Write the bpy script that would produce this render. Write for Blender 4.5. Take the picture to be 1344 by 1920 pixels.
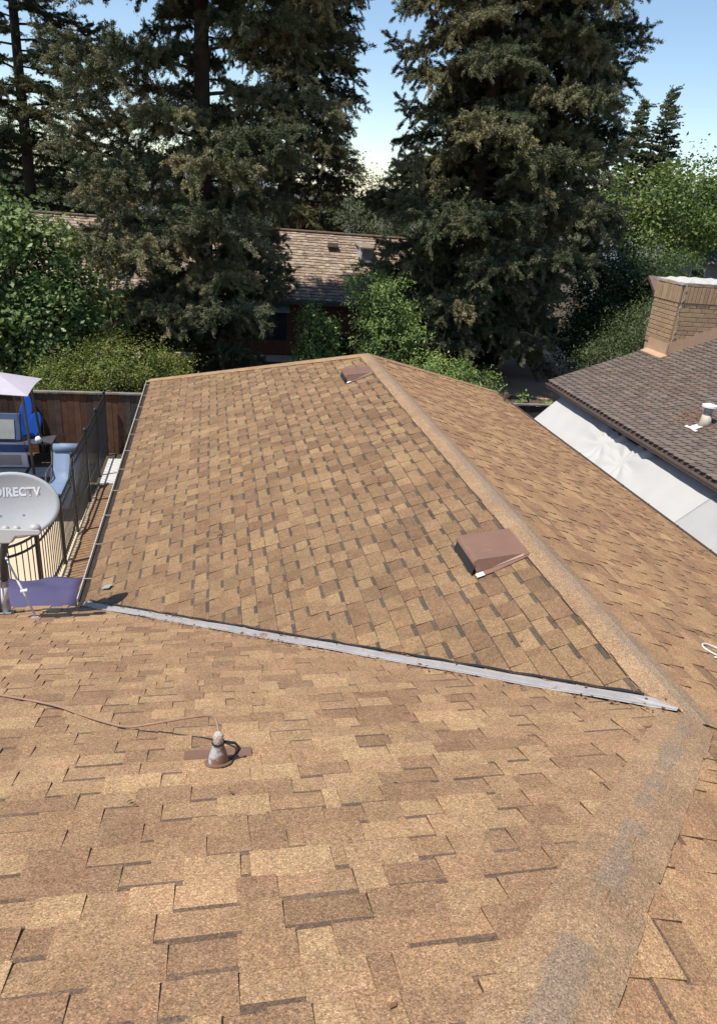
import bpy, bmesh, math, random
import numpy as np
from mathutils import Vector, Matrix
# ------------------------------------------------------------------ scene, camera, light
for o in list(bpy.data.objects): bpy.data.objects.remove(o)
SC = bpy.context.scene
COL = SC.collection
rad = math.radians
CAM = np.array([-2.4216, -2.6133, 6.3297])
YAW, PITCH, ROLL, FPX = 0.218306, -0.414990, 0.084796, 1357.26
def cam_axes():
    cy, sy, cp, sp, cr, sr = math.cos(YAW), math.sin(YAW), math.cos(PITCH), math.sin(PITCH), math.cos(ROLL), math.sin(ROLL)
    f = np.array([sy*cp, cy*cp, sp]); r = np.array([cy, -sy, 0.]); u = np.cross(r, f)
    return r*cr+u*sr, u*cr-r*sr, f
CR, CU, CF = cam_axes()
def px_of(P):
    d = np.asarray(P, float)-CAM; z = d@CF
    return np.stack([672+FPX*(d@CR)/z, 960-FPX*(d@CU)/z], -1)
cd = bpy.data.cameras.new('camera'); cam = bpy.data.objects.new('camera', cd); COL.objects.link(cam)
cd.sensor_fit = 'VERTICAL'; cd.sensor_height = 36; cd.sensor_width = 36; cd.lens = FPX/1920*36
cd.clip_start = .05; cd.clip_end = 3000
M = Matrix.Identity(4)
for i in range(3):
    M[i][0] = CR[i]; M[i][1] = CU[i]; M[i][2] = -CF[i]; M[i][3] = CAM[i]
cam.matrix_world = M
SC.camera = cam
SUN_AZ, SUN_EL = 243., 64.          # compass style: 0 = +Y, 90 = +X
w = bpy.data.worlds.new('World'); SC.world = w; w.use_nodes = True
nt = w.node_tree; bg = nt.nodes['Background']
sky = nt.nodes.new('ShaderNodeTexSky'); sky.sky_type = 'NISHITA'; sky.sun_disc = False
sky.sun_elevation = rad(SUN_EL); sky.sun_rotation = rad(SUN_AZ)
sky.air_density = 1.0; sky.dust_density = .15; sky.ozone_density = 2.2; sky.altitude = 30
nt.links.new(sky.outputs[0], bg.inputs[0]); bg.inputs[1].default_value = .13
sd = bpy.data.lights.new('sun', 'SUN'); sd.energy = 4.6; sd.angle = rad(.53); sd.color = (1, .945, .86)
sun = bpy.data.objects.new('sun', sd); COL.objects.link(sun)
SV = Vector((math.sin(rad(SUN_AZ))*math.cos(rad(SUN_EL)), math.cos(rad(SUN_AZ))*math.cos(rad(SUN_EL)), math.sin(rad(SUN_EL))))
sun.rotation_euler = SV.to_track_quat('Z', 'Y').to_euler(); sun.location = (-10, -10, 30)
vs = SC.view_settings; vs.view_transform = 'Standard'; vs.look = 'None'; vs.exposure = 0.30; vs.gamma = 1; vs.use_curve_mapping = False

RNG = random.Random(7)
NR = np.random.default_rng(11)

# ------------------------------------------------------------------ materials
MATS = {}
def nodes(name):
    m = bpy.data.materials.new(name); m.use_nodes = True
    t = m.node_tree; b = t.nodes['Principled BSDF']
    MATS[name] = m
    return m, t, b
def N(t, kind, **kw):
    n = t.nodes.new(kind)
    for k, v in kw.items():
        if k.startswith('i_'):
            key = k[2:]
            n.inputs[int(key) if key.isdigit() else key.replace('_', ' ')].default_value = v
        else: setattr(n, k, v)
    return n
def ramp(t, fac, stops):
    r = N(t, 'ShaderNodeValToRGB'); e = r.color_ramp.elements
    while len(e) < len(stops): e.new(.5)
    for s, (p, c) in zip(e, stops):
        s.position = p; s.color = (c, c, c, 1) if not hasattr(c, '__len__') else (*c, 1)
    t.links.new(fac, r.inputs[0]); return r.outputs[0]
def mixc(t, mode, fac, a, b):
    n = N(t, 'ShaderNodeMix', data_type='RGBA', blend_type=mode)
    for sock, v in ((n.inputs[0], fac), (n.inputs[6], a), (n.inputs[7], b)):
        if hasattr(v, 'links') or hasattr(v, 'node'): t.links.new(v, sock)
        elif isinstance(v, (int, float)): sock.default_value = v if sock == n.inputs[0] else (v, v, v, 1)
        else: sock.default_value = (*v, 1) if len(v) == 3 else v
    return n.outputs[2]
def noise(t, scale, detail=3, rough=.55, vec=None):
    n = N(t, 'ShaderNodeTexNoise'); n.inputs['Scale'].default_value = scale
    n.inputs['Detail'].default_value = detail; n.inputs['Roughness'].default_value = rough
    if vec is not None: t.links.new(vec, n.inputs['Vector'])
    return n
def objco(t): return N(t, 'ShaderNodeTexCoord').outputs['Object']
def bump(t, b, h, strength, dist):
    n = N(t, 'ShaderNodeBump'); n.inputs['Strength'].default_value = strength; n.inputs['Distance'].default_value = dist
    t.links.new(h, n.inputs['Height']); t.links.new(n.outputs[0], b.inputs['Normal'])
def simple(name, col, rough=.6, metal=0., vary=.18, scale=6., fine=60., bmp=.0, attr=False, stain=None):
    m, t, b = nodes(name); co = objco(t)
    n1 = noise(t, scale, 5, .6, co); n2 = noise(t, fine, 3, .6, co)
    if attr:
        a = N(t, 'ShaderNodeAttribute', attribute_name='col'); base = a.outputs['Color']
    else: base = (*col, 1)
    f1 = ramp(t, n1.outputs[0], [(.25, 1-vary), (.75, 1+vary)]); f2 = ramp(t, n2.outputs[0], [(.25, 1-vary*.7), (.75, 1+vary*.7)])
    c = mixc(t, 'MULTIPLY', 1., base, f1); c = mixc(t, 'MULTIPLY', 1., c, f2)
    if stain:
        n3 = noise(t, stain[1], 6, .7, co); k = ramp(t, n3.outputs[0], [(stain[2], 0.), (stain[2]+.08, 1.)])
        c = mixc(t, 'MIX', k, c, stain[0])
    t.links.new(c, b.inputs['Base Color']); b.inputs['Roughness'].default_value = rough; b.inputs['Metallic'].default_value = metal
    if bmp: bump(t, b, n2.outputs[0], bmp, .01)
    return m
def shingle_mat(name, wear=False):
    m, t, b = nodes(name); co = objco(t)
    a = N(t, 'ShaderNodeAttribute', attribute_name='col')
    v = N(t, 'ShaderNodeTexVoronoi'); v.inputs['Scale'].default_value = 270.; t.links.new(co, v.inputs['Vector'])
    sep = N(t, 'ShaderNodeSeparateColor'); t.links.new(v.outputs['Color'], sep.inputs[0])
    g1 = ramp(t, sep.outputs[0], [(0., .50), (.25, .80), (.7, 1.08), (.93, 1.32), (1., 1.75)])
    v2 = N(t, 'ShaderNodeTexVoronoi'); v2.inputs['Scale'].default_value = 95.; t.links.new(co, v2.inputs['Vector'])
    sep2 = N(t, 'ShaderNodeSeparateColor'); t.links.new(v2.outputs['Color'], sep2.inputs[0])
    g2 = ramp(t, sep2.outputs[1], [(0., .87), (.5, 1.), (1., 1.13)])
    n1 = noise(t, 2.3, 5, .6, co); g3 = ramp(t, n1.outputs[0], [(.3, .84), (.7, 1.13)])
    n4 = noise(t, 14., 4, .6, co); g4 = ramp(t, n4.outputs[0], [(.3, .9), (.7, 1.08)])
    c = mixc(t, 'MULTIPLY', 1., a.outputs['Color'], g1)
    for g in (g2, g3, g4): c = mixc(t, 'MULTIPLY', 1., c, g)
    # hue drift between pinkish and yellowish granules
    n5 = noise(t, 5., 3, .5, co); k5 = ramp(t, n5.outputs[0], [(.35, 0.), (.65, 1.)])
    c = mixc(t, 'MULTIPLY', 1., c, mixc(t, 'MIX', k5, (1.02, .985, .97), (.99, 1.01, .99)))
    if wear:
        aw = N(t, 'ShaderNodeAttribute', attribute_name='wear')
        n6 = noise(t, 3.4, 7, .78, co); n7 = noise(t, 75., 4, .7, co)
        ad = N(t, 'ShaderNodeMath', operation='ADD'); t.links.new(n6.outputs[0], ad.inputs[0]); t.links.new(aw.outputs['Fac'], ad.inputs[1])
        sb = N(t, 'ShaderNodeMath', operation='MULTIPLY_ADD'); sb.inputs[1].default_value = .32; t.links.new(n7.outputs[0], sb.inputs[0]); t.links.new(ad.outputs[0], sb.inputs[2])
        k = ramp(t, sb.outputs[0], [(.92, 0.), (1.36, .58)])
        gr = mixc(t, 'MULTIPLY', 1., (.245, .187, .138), g1)
        c = mixc(t, 'MIX', k, c, gr)
    t.links.new(c, b.inputs['Base Color']); b.inputs['Roughness'].default_value = .92
    b.inputs['Specular IOR Level'].default_value = .25
    bump(t, b, sep.outputs[0], .55, .0022)
    return m
def leaf_mat(name, trans=.22, rough=.6):
    m, t, b = nodes(name)
    a = N(t, 'ShaderNodeAttribute', attribute_name='col')
    t.links.new(a.outputs['Color'], b.inputs['Base Color']); b.inputs['Roughness'].default_value = rough
    b.inputs['Specular IOR Level'].default_value = .3
    tr = N(t, 'ShaderNodeBsdfTranslucent'); c2 = mixc(t, 'MULTIPLY', 1., a.outputs['Color'], (1.2, 1.3, .6)); t.links.new(c2, tr.inputs[0])
    mx = N(t, 'ShaderNodeMixShader'); mx.inputs[0].default_value = trans
    t.links.new(b.outputs[0], mx.inputs[1]); t.links.new(tr.outputs[0], mx.inputs[2])
    t.links.new(mx.outputs[0], t.nodes['Material Output'].inputs[0]); return m
shingle_mat('shingle'); shingle_mat('cap_shingle', True)
simple('deck', (.16, .10, .06), .9)
simple('shake', None, .9, attr=True, vary=.3, scale=9, fine=70, bmp=.4)
simple('brown_shingle', None, .9, attr=True, vary=.22, scale=5, fine=150, bmp=.3, stain=((.135, .085, .06), 1.1, .62))
simple('brick', None, .9, attr=True, vary=.16, scale=10, fine=90, bmp=.5)
simple('mortar', (.44, .31, .19), .95, vary=.15, bmp=.4)
simple('render_white', (.48, .465, .43), .9, vary=.12, scale=8, fine=50, bmp=.5, stain=((.42, .40, .36), 5., .58))
simple('flash_tan', (.47, .31, .195), .55, vary=.08)
simple('cream_paint', (.50, .43, .34), .6, vary=.15)
simple('smear', (.40, .33, .25), .95, vary=.25, scale=20, fine=60, bmp=.5)
simple('galv', (.32, .30, .29), .55, metal=.0, vary=.14, scale=5, fine=30, stain=((.20, .12, .085), 7., .60))
simple('brown_paint', (.22, .125, .088), .42, vary=.10, scale=7, fine=40, bmp=.05, stain=((.33, .235, .19), 14., .655))
simple('brown_dark', (.13, .07, .05), .6)
simple('boot_paint', (.24, .13, .085), .55, vary=.1, stain=((.46, .47, .49), 9., .46))
simple('sealant', (.50, .42, .35), .8, vary=.3, scale=40, fine=120, bmp=.8)
simple('cable', (.30, .18, .12), .55, vary=.15)
simple('gutter_dirt', (.035, .024, .018), .95, vary=.4, fine=80, bmp=.6)
simple('black', (.02, .02, .022), .5)
simple('iron', (.022, .024, .028), .38, vary=.3)
simple('white_metal', (.70, .69, .66), .4, vary=.08)
simple('dish_grey', (.46, .47, .475), .45, vary=.04, scale=3, fine=30)
simple('dish_arm', (.42, .41, .38), .5, vary=.05)
simple('dark_metal', (.07, .07, .075), .45)
simple('mast_grey', (.34, .35, .37), .4, metal=.5, vary=.1)
simple('letter_white', (.85, .86, .87), .5, vary=.02)
simple('purple_cloth', (.078, .067, .145), .8, vary=.10, scale=4, fine=120)
simple('tarp_white', (.46, .452, .43), .75, vary=.03, scale=3, fine=160)
simple('tarp_grey', (.38, .375, .365), .75, vary=.06, scale=3, fine=200)
simple('fascia_brown', (.15, .105, .085), .6, vary=.15)
simple('stucco', (.45, .38, .29), .95, vary=.08, bmp=.3)
simple('red_wall', (.16, .055, .03), .8, vary=.2)
simple('shake_plain', (.25, .19, .14), .9, vary=.3)
simple('red_trim', (.12, .06, .045), .7)
simple('grey_wall', (.34, .36, .38), .9)
simple('grey_roof', (.15, .16, .175), .9, vary=.15)
simple('white_trim', (.75, .75, .73), .5, vary=.05)
simple('glass', (.03, .04, .045), .08, vary=.05)
simple('awning', (.28, .33, .27), .8)
simple('fence_wood', None, .9, attr=True, vary=.35, scale=5, fine=40, bmp=.4)
simple('bark', (.055, .036, .026), .95, vary=.4, scale=3, fine=25, bmp=.8)
simple('bark_light', (.16, .13, .10), .95, vary=.3, scale=3, fine=25, bmp=.6)
simple('concrete', (.62, .49, .33), .9, vary=.10, scale=1.5, fine=90, bmp=.15)
simple('slab_grey', (.36, .35, .33), .9, vary=.12)
simple('white_slab', (.62, .60, .55), .9, vary=.1)
simple('kerb', (.36, .29, .21), .9, vary=.2)
simple('soil', (.26, .155, .085), 1., vary=.35, scale=9, fine=80, bmp=.8)
simple('ground', (.075, .058, .036), 1., vary=.45, scale=.8, fine=30, bmp=.6)
simple('lawn', (.05, .065, .022), 1., vary=.4, scale=1.5, fine=60, bmp=.8)
simple('dirt', (.30, .20, .13), 1., vary=.3, scale=1., fine=30, bmp=.5)
simple('path', (.60, .52, .40), .9, vary=.1)
simple('water', (.05, .42, .50), .05)
simple('swing_canopy', (.47, .43, .48), .8, vary=.05)
simple('blue_fabric', (.055, .085, .17), .8, vary=.15)
simple('lounger_blue', (.17, .23, .34), .6, vary=.08)
simple('mesh_grey', (.30, .31, .31), .8, vary=.1, fine=200)
simple('lilac', (.62, .60, .72), .6, vary=.06)
simple('float_blue', (.01, .085, .42), .3, vary=.06)
simple('dead_leaf', None, .9, attr=True, vary=.2)
simple('white_plastic', (.75, .75, .74), .4, vary=.06)
leaf_mat('leaf', .25, .5)
_m = leaf_mat('needle', .06, .8); _t = _m.node_tree
_oi = N(_t, 'ShaderNodeObjectInfo'); _at = [n for n in _t.nodes if n.bl_idname == 'ShaderNodeAttribute'][0]
_c = mixc(_t, 'MULTIPLY', 1., _at.outputs['Color'], ramp(_t, _oi.outputs['Random'], [(0., (.62, .70, .60)), (.5, (1., 1., .95)), (1., (1.65, 1.48, 1.28))]))
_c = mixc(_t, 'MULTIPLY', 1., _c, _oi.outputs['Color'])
_t.links.new(_c, _t.nodes['Principled BSDF'].inputs['Base Color'])

# ------------------------------------------------------------------ mesh helpers
def link(o, parent=None):
    COL.objects.link(o)
    if parent is not None:
        o.parent = parent
        o.matrix_parent_inverse = parent_matrix(parent).inverted()
    return o
def parent_matrix(p):
    return Matrix.Translation(p.location) if p.type == 'EMPTY' else Matrix.Identity(4)   # meshes are modelled in world coordinates
def tag(o, label=None, cat=None, group=None, kind=None):
    if label: o['label'] = label
    if cat: o['category'] = cat
    if group: o['group'] = group
    if kind: o['kind'] = kind
    return o
def thing(name, label, cat, loc, group=None):
    e = bpy.data.objects.new(name, None); e.location = loc; e.empty_display_size = .2
    COL.objects.link(e); return tag(e, label, cat, group)
class MB:
    def __init__(s): s.v = []; s.f = []; s.c = []; s.wear = []
    def add(s, pts, faces, col=None):
        n = len(s.v); s.v += [tuple(float(x) for x in p) for p in pts]
        for f in faces: s.f.append([n+i for i in f]); s.c.append(col)
        return s
    def box(s, c, size, rot=None, col=None):
        c = Vector(c); h = [x/2 for x in size]
        P = [Vector((sx*h[0], sy*h[1], sz*h[2])) for sx in (-1, 1) for sy in (-1, 1) for sz in (-1, 1)]
        if rot is not None: P = [rot @ p for p in P]
        return s.add([c+p for p in P], [(0, 1, 3, 2), (4, 6, 7, 5), (0, 4, 5, 1), (2, 3, 7, 6), (0, 2, 6, 4), (1, 5, 7, 3)], col)
    def tube(s, path, r, n=8, col=None, caps=True):
        P = [Vector(p) for p in path]; R = r if hasattr(r, '__len__') else [r]*len(P); b = len(s.v)
        prev = None
        for i, p in enumerate(P):
            d = (P[min(i+1, len(P)-1)]-P[max(i-1, 0)]).normalized()
            if prev is None: a = d.orthogonal().normalized()
            else: a = (prev-d*prev.dot(d)).normalized()
            prev = a; q = d.cross(a)
            for k in range(n):
                t = 2*math.pi*k/n; s.v.append(tuple(p+(a*math.cos(t)+q*math.sin(t))*R[i]))
        for i in range(len(P)-1):
            for k in range(n):
                s.f.append([b+i*n+k, b+i*n+(k+1) % n, b+(i+1)*n+(k+1) % n, b+(i+1)*n+k]); s.c.append(col)
        if caps:
            s.f.append([b+k for k in range(n)][::-1]); s.c.append(col)
            s.f.append([b+(len(P)-1)*n+k for k in range(n)]); s.c.append(col)
        return s
    def prism(s, top, down, col=None, bottom=True):
        # top: 3-D polygon, down: vector
        n = len(top); d = Vector(down); T = [Vector(p) for p in top]; B = [p+d for p in T]
        fs = [tuple(range(n))]+[(i, n+i, n+(i+1) % n, (i+1) % n) for i in range(n)]
        if bottom: fs.append(tuple(range(2*n-1, n-1, -1)))
        return s.add(T+B, fs, col)
    def grid(s, P, col=None):
        h, w_ = len(P), len(P[0]); b = len(s.v)
        for r in P: s.v += [tuple(float(x) for x in p) for p in r]
        for i in range(h-1):
            for j in range(w_-1):
                s.f.append([b+i*w_+j, b+i*w_+j+1, b+(i+1)*w_+j+1, b+(i+1)*w_+j]); s.c.append(col)
        return s
    def build(s, name, mat, parent=None, smooth=False, bevel=0., weld=False):
        me = bpy.data.meshes.new(name); me.from_pydata(s.v, [], s.f); me.update()
        if any(c is not None for c in s.c):
            at = me.attributes.new('col', 'FLOAT_COLOR', 'CORNER'); arr = []
            for f, c in zip(s.f, s.c):
                arr += [(*(c or (.5, .5, .5)), 1.)]*len(f)
            at.data.foreach_set('color', np.array(arr, np.float32).ravel())
        if s.wear:
            at = me.attributes.new('wear', 'FLOAT', 'POINT'); at.data.foreach_set('value', np.array(s.wear, np.float32))
        if weld:
            bm = bmesh.new(); bm.from_mesh(me); bmesh.ops.remove_doubles(bm, verts=bm.verts, dist=.0012); bm.to_mesh(me); bm.free()
        me.materials.append(MATS[mat])
        if smooth: me.polygons.foreach_set('use_smooth', [True]*len(me.polygons))
        o = bpy.data.objects.new(name, me)
        if bevel:
            m = o.modifiers.new('bevel', 'BEVEL'); m.width = bevel; m.segments = 2; m.limit_method = 'ANGLE'; m.angle_limit = rad(35)
        return link(o, parent)
def rotz(a): return Matrix.Rotation(a, 3, 'Z')
def rotx(a): return Matrix.Rotation(a, 3, 'X')

# quads from numpy (leaves): centre, axis, side, length, width, colour
def leaf_object(name, C, A, S, ln, wd, col, mat, parent=None, bend=.0):
    n = len(C); ln = np.broadcast_to(np.asarray(ln, float).reshape(-1, 1), (n, 1)); wd = np.broadcast_to(np.asarray(wd, float).reshape(-1, 1), (n, 1))
    nrm = np.cross(A, S)
    V = np.empty((n, 4, 3), np.float32)
    V[:, 0] = C-A*ln*.5; V[:, 1] = C+S*wd*.5-A*ln*.05+nrm*wd*bend; V[:, 2] = C+A*ln*.5; V[:, 3] = C-S*wd*.5-A*ln*.05+nrm*wd*bend
    me = bpy.data.meshes.new(name)
    me.vertices.add(n*4); me.vertices.foreach_set('co', V.ravel())
    me.loops.add(n*4); me.loops.foreach_set('vertex_index', np.arange(n*4, dtype=np.int32))
    me.polygons.add(n); me.polygons.foreach_set('loop_start', np.arange(0, n*4, 4, dtype=np.int32))
    me.update(calc_edges=True)
    at = me.attributes.new('col', 'FLOAT_COLOR', 'POINT')
    c4 = np.ones((n, 4, 4), np.float32); c4[:, :, :3] = np.clip(col, .003, 1)[:, None, :]
    at.data.foreach_set('color', c4.ravel())
    me.materials.append(MATS[mat]); o = bpy.data.objects.new(name, me)
    return link(o, parent)
def unit(a): return a/np.maximum(np.linalg.norm(a, axis=-1, keepdims=True), 1e-9)
def perp(A, rng, bias=None):
    r = rng.normal(size=A.shape)
    if bias is not None: r = r*.6+bias
    return unit(np.cross(A, r))

# ------------------------------------------------------------------ shingle laying
def clip(poly, conv):
    out = poly
    n = len(conv)
    for i in range(n):
        a, b = conv[i], conv[(i+1) % n]; nx, ny = -(b[1]-a[1]), b[0]-a[0]
        src = out; out = []
        for j in range(len(src)):
            p, q = src[j], src[(j+1) % len(src)]
            dp = (p[0]-a[0])*nx+(p[1]-a[1])*ny; dq = (q[0]-a[0])*nx+(q[1]-a[1])*ny
            if dp >= 0: out.append(p)
            if dp*dq < 0:
                t = dp/(dp-dq); out.append((p[0]+(q[0]-p[0])*t, p[1]+(q[1]-p[1])*t))
        if len(out) < 3: return []
    return out
def ccw(poly):
    s = sum(poly[i][0]*poly[(i+1) % len(poly)][1]-poly[(i+1) % len(poly)][0]*poly[i][1] for i in range(len(poly)))
    return list(poly) if s > 0 else list(reversed(poly))
def parea(poly): return abs(sum(poly[i][0]*poly[(i+1) % len(poly)][1]-poly[(i+1) % len(poly)][0]*poly[i][1] for i in range(len(poly))))/2
class Slope:
    """z = z0 - pitch*((p-o).d); d = plan unit vector downhill, a = plan unit vector along the courses"""
    def __init__(s, o, d, z0, pitch):
        s.o = o; s.d = d; s.a = (-d[1], d[0]); s.z0 = z0; s.p = pitch; s.k = math.sqrt(1+pitch*pitch)
        s.n = Vector((pitch*d[0], pitch*d[1], 1)).normalized()
    def plan(s, u, q): return (s.o[0]+s.a[0]*u+s.d[0]*q, s.o[1]+s.a[1]*u+s.d[1]*q)
    def q(s, xy): return (xy[0]-s.o[0])*s.d[0]+(xy[1]-s.o[1])*s.d[1]
    def u(s, xy): return (xy[0]-s.o[0])*s.a[0]+(xy[1]-s.o[1])*s.a[1]
    def at(s, xy, h=0.): return Vector((xy[0], xy[1], s.z0-s.p*s.q(xy)))+s.n*h
def lay(sl, regions, expo, pick, rng, q0, q1, u0, u1, base_h=.0006, jit=.002, slant=0., drop=.004, shift=None):
    """returns pieces: (top polygons with colours, outer 3-D polygon, inset depth)"""
    regions = [ccw(r) for r in regions]; e = expo/sl.k; out = []
    nk = int(round((q1-q0)/e)); prevtype = 0
    for k in range(nk):
        qa = q0+k*e; u = u0-rng.random()*.3; kind = rng.random() < .5
        ja = rng.uniform(-jit, jit)
        if shift: u = u0-.6+(k*shift[0]) % shift[1]+rng.uniform(-.05, .05); kind = False
        while u < u1:
            kind = not kind
            wd, h1, cols, band = pick(rng, kind, k)
            qb = qa+e+rng.uniform(-jit, jit)+ja
            sk = rng.uniform(-jit, jit)
            poly = [sl.plan(u, qa), sl.plan(u+wd, qa), sl.plan(u+wd+sk, qb), sl.plan(u+sk, qb+slant)]
            u += wd
            poly = ccw(poly)
            for R in regions:
                c = clip(poly, R)
                if len(c) < 3 or parea(c) < 2e-4: continue
                hh = lambda xy, qa=qa, h1=h1: base_h+h1*min(1.15, max(0, (sl.q(xy)-qa)/e))
                tops = []
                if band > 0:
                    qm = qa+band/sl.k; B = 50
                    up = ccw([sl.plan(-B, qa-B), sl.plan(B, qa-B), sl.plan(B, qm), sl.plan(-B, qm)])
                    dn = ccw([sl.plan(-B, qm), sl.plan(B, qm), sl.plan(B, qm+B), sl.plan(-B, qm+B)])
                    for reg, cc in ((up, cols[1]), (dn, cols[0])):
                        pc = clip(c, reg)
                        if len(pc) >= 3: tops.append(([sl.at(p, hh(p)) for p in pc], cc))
                else: tops.append(([sl.at(p, hh(p)) for p in c], cols[0]))
                ring = [sl.at(p, hh(p)) for p in c]; low = [sl.at(p, -drop) for p in c]
                cen = sum(ring, Vector())/len(ring)
                out.append((tops, ring, low, cen, parea(c)))
    return out
def emit(mb, piece):
    tops, ring, low, cen, a = piece
    for pts, c in tops: mb.add(pts, [tuple(range(len(pts)))], c)
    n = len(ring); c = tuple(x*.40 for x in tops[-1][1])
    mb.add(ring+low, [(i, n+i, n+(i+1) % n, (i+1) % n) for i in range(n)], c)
def seen_size(piece):
    P = px_of([tuple(p) for p in piece[1]])
    if (np.array(piece[3])-CAM)@CF < .2: return 0
    P[:, 0] = np.clip(P[:, 0], 0, 1344); P[:, 1] = np.clip(P[:, 1], 0, 1920)
    return parea([tuple(p) for p in P])
def split_pieces(pieces, n, name, mat, parent, rest_name):
    order = sorted(range(len(pieces)), key=lambda i: -seen_size(pieces[i]))
    top = set(order[:n]); rest = MB()
    for i, p in enumerate(pieces):
        if i in top:
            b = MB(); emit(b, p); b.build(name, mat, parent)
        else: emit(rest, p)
    if rest.v: tag(rest.build(rest_name, mat, parent), kind='stuff')

# ------------------------------------------------------------------ ground and setting
def sheet(name, pts, z, mat, th=None):
    b = MB()
    P = [(x, y, z) for x, y in ccw(pts)]
    if th: b.prism(P, (0, 0, -th))
    else: b.add(P, [tuple(range(len(P)))])
    return tag(b.build(name, mat), kind='structure')
sheet('ground', [(-900, -900), (900, -900), (900, 900), (-900, 900)], 0, 'ground')
sheet('patio', [(-14, 4.4), (-4.92, 4.4), (-4.92, 13.05), (-14, 13.05)], .006, 'concrete')
sheet('soil_bed', [(-4.86, 3.0), (-3.0, 3.0), (-3.0, 12.9), (-4.86, 12.9)], .010, 'soil')
sheet('concrete_pad', [(-4.84, 12.95), (-3.3, 12.95), (-3.3, 14.5), (-4.84, 14.5)], .04, 'white_slab', .05)
sheet('pool_water', [(-12, 8.9), (-6.12, 8.9), (-6.22, 10.6), (-12, 10.6)], .014, 'water')
sheet('lawn', [(-9, 16.2), (2.5, 16.2), (2.5, 25.4), (-9, 25.4)], .006, 'lawn')
sheet('path', [(-6, 25.5), (3.6, 25.9), (3.6, 27.0), (-6, 26.9)], .012, 'path')
sheet('dirt_yard', [(7, 22), (16, 19), (22, 30), (9, 33)], .006, 'dirt')
b = MB()
for i in range(28):
    y0 = 3.2+i*.345
    b.box((-4.84+.008*math.sin(i*2.1), y0+.17, .03), (.045, .33, .08))
tag(b.build('kerb', 'kerb'), kind='structure')
for (x, y, sx, sy, a) in ((-6.05, 13.6, .75, .5, .05), (-5.35, 13.75, .5, .4, -.1), (-6.9, 13.75, .8, .6, 0)):
    bb = MB(); bb.box((x, y, .03), (sx, sy, .06), rotz(a)); tag(bb.build('paving_slab', 'slab_grey', bevel=.006), kind='structure')

# ------------------------------------------------------------------ our house
PT, WB, WC, LR, ZJ, RM = .397, 3.6, 3.75, 8.63, 4.0, 4.8
house = thing('brown_roofed_house', 'house with tan brown laminated shingle roof, long wing with hipped end and pale valley flashing', 'house', (0, 0, 0))
SA = Slope((0, 0), (0, 1), ZJ, PT); SB = Slope((0, 0), (-1, 0), ZJ, PT); SCC = Slope((0, 0), (1, 0), ZJ, PT)
SN = Slope((0, LR), (0, 1), ZJ, PT); SS = Slope((0, -2*RM), (0, -1), ZJ, PT)
XW, YS = -13., -RM-(WC+RM)
regA = [(0, 0), (-WB, WB), (XW, WB), (XW, -RM), (-RM, -RM)]
regB = [(0, 0), (0, LR), (-WB, LR+WB), (-WB, WB)]
regC1 = [(0, -6.5), (0, LR), (WC, LR+WC), (WC, -6.5)]
regC2 = [(0, 0), (0, -6.5), (-3.1, -6.5), (-RM, -RM)]
regN = [(0, LR), (-WB, LR+WB), (WC, LR+WC)]
b = MB()
def slab(b, sl, poly, h=-.003, th=.13):
    P = [sl.at(p, h) for p in ccw(poly)]; b.prism(P, (0, 0, -th))
slab(b, SA, regA); slab(b, SB, regB)
slab(b, SCC, [(0, 0), (0, LR), (WC, LR+WC), (WC, 0)]); slab(b, SCC, [(0, 0), (WC, 0), (WC, YS), (-RM, -RM)])
slab(b, SN, [(0, LR), (-WB, LR+WB), (-WB, LR+WC), (WC, LR+WC)] if WB > WC else [(0, LR), (-WB, LR+WB), (WC, LR+WC)])
slab(b, Slope((0, -RM), (0, -1), ZJ+PT*RM, PT), [(-RM, -RM), (XW, -RM), (XW, YS), (WC, YS)])
roof = b.build('roof', 'deck', house)
walls = MB()
zt = ZJ-PT*(WB-.5)-.16
def wallrun(b, pts, z0, z1, th=.14):
    for (x0, y0), (x1, y1) in zip(pts, pts[1:]):
        L = math.hypot(x1-x0, y1-y0); a = math.atan2(y1-y0, x1-x0)
        b.box(((x0+x1)/2, (y0+y1)/2, (z0+z1)/2), (L+th*.98, th, z1-z0), rotz(a))
wallrun(walls, [(XW+.4, WB-.5), (-WB+.5, WB-.5)], 0, zt); wallrun(walls, [(-WB+.5, WB-.42), (-WB+.5, LR+WB-.5)], 0, zt-.003)
wallrun(walls, [(-WB+.58, LR+WB-.5), (WC-.58, LR+WB-.5)], 0, zt-.006); wallrun(walls, [(WC-.5, LR+WB-.5), (WC-.5, YS+.5)], 0, zt-.004)
wallrun(walls, [(WC-.58, YS+.5), (XW+.4, YS+.5)], 0, zt-.002); wallrun(walls, [(XW+.4, YS+.58), (XW+.4, WB-.58)], 0, zt-.005)
walls.build('wall', 'stucco', house)
TAN = [((.445, .288, .152), 3), ((.385, .242, .131), 5), ((.338, .205, .113), 6), ((.288, .170, .097), 4), ((.250, .145, .084), 2)]
def tan(rng, mul=(1, 1, 1)):
    r = rng.random()*sum(w_ for _, w_ in TAN)
    for c, w_ in TAN:
        r -= w_
        if r <= 0: break
    j = rng.uniform(.96, 1.04); mean = (.350, .217, .119)
    return tuple((c[i]*.68+mean[i]*.32)*j*mul[i] for i in range(3))
def pick_lam(mul, wr=(.09, .26), bandp=.85):
    def f(rng, kind, k):
        wd = rng.uniform(*wr)
        if rng.random() < .12: wd = rng.uniform(.03, .07)
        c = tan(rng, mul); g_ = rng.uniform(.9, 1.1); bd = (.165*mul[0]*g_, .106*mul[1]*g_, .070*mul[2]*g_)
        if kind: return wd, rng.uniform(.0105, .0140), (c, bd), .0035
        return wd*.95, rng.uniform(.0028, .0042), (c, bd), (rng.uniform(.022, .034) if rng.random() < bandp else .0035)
    return f
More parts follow.
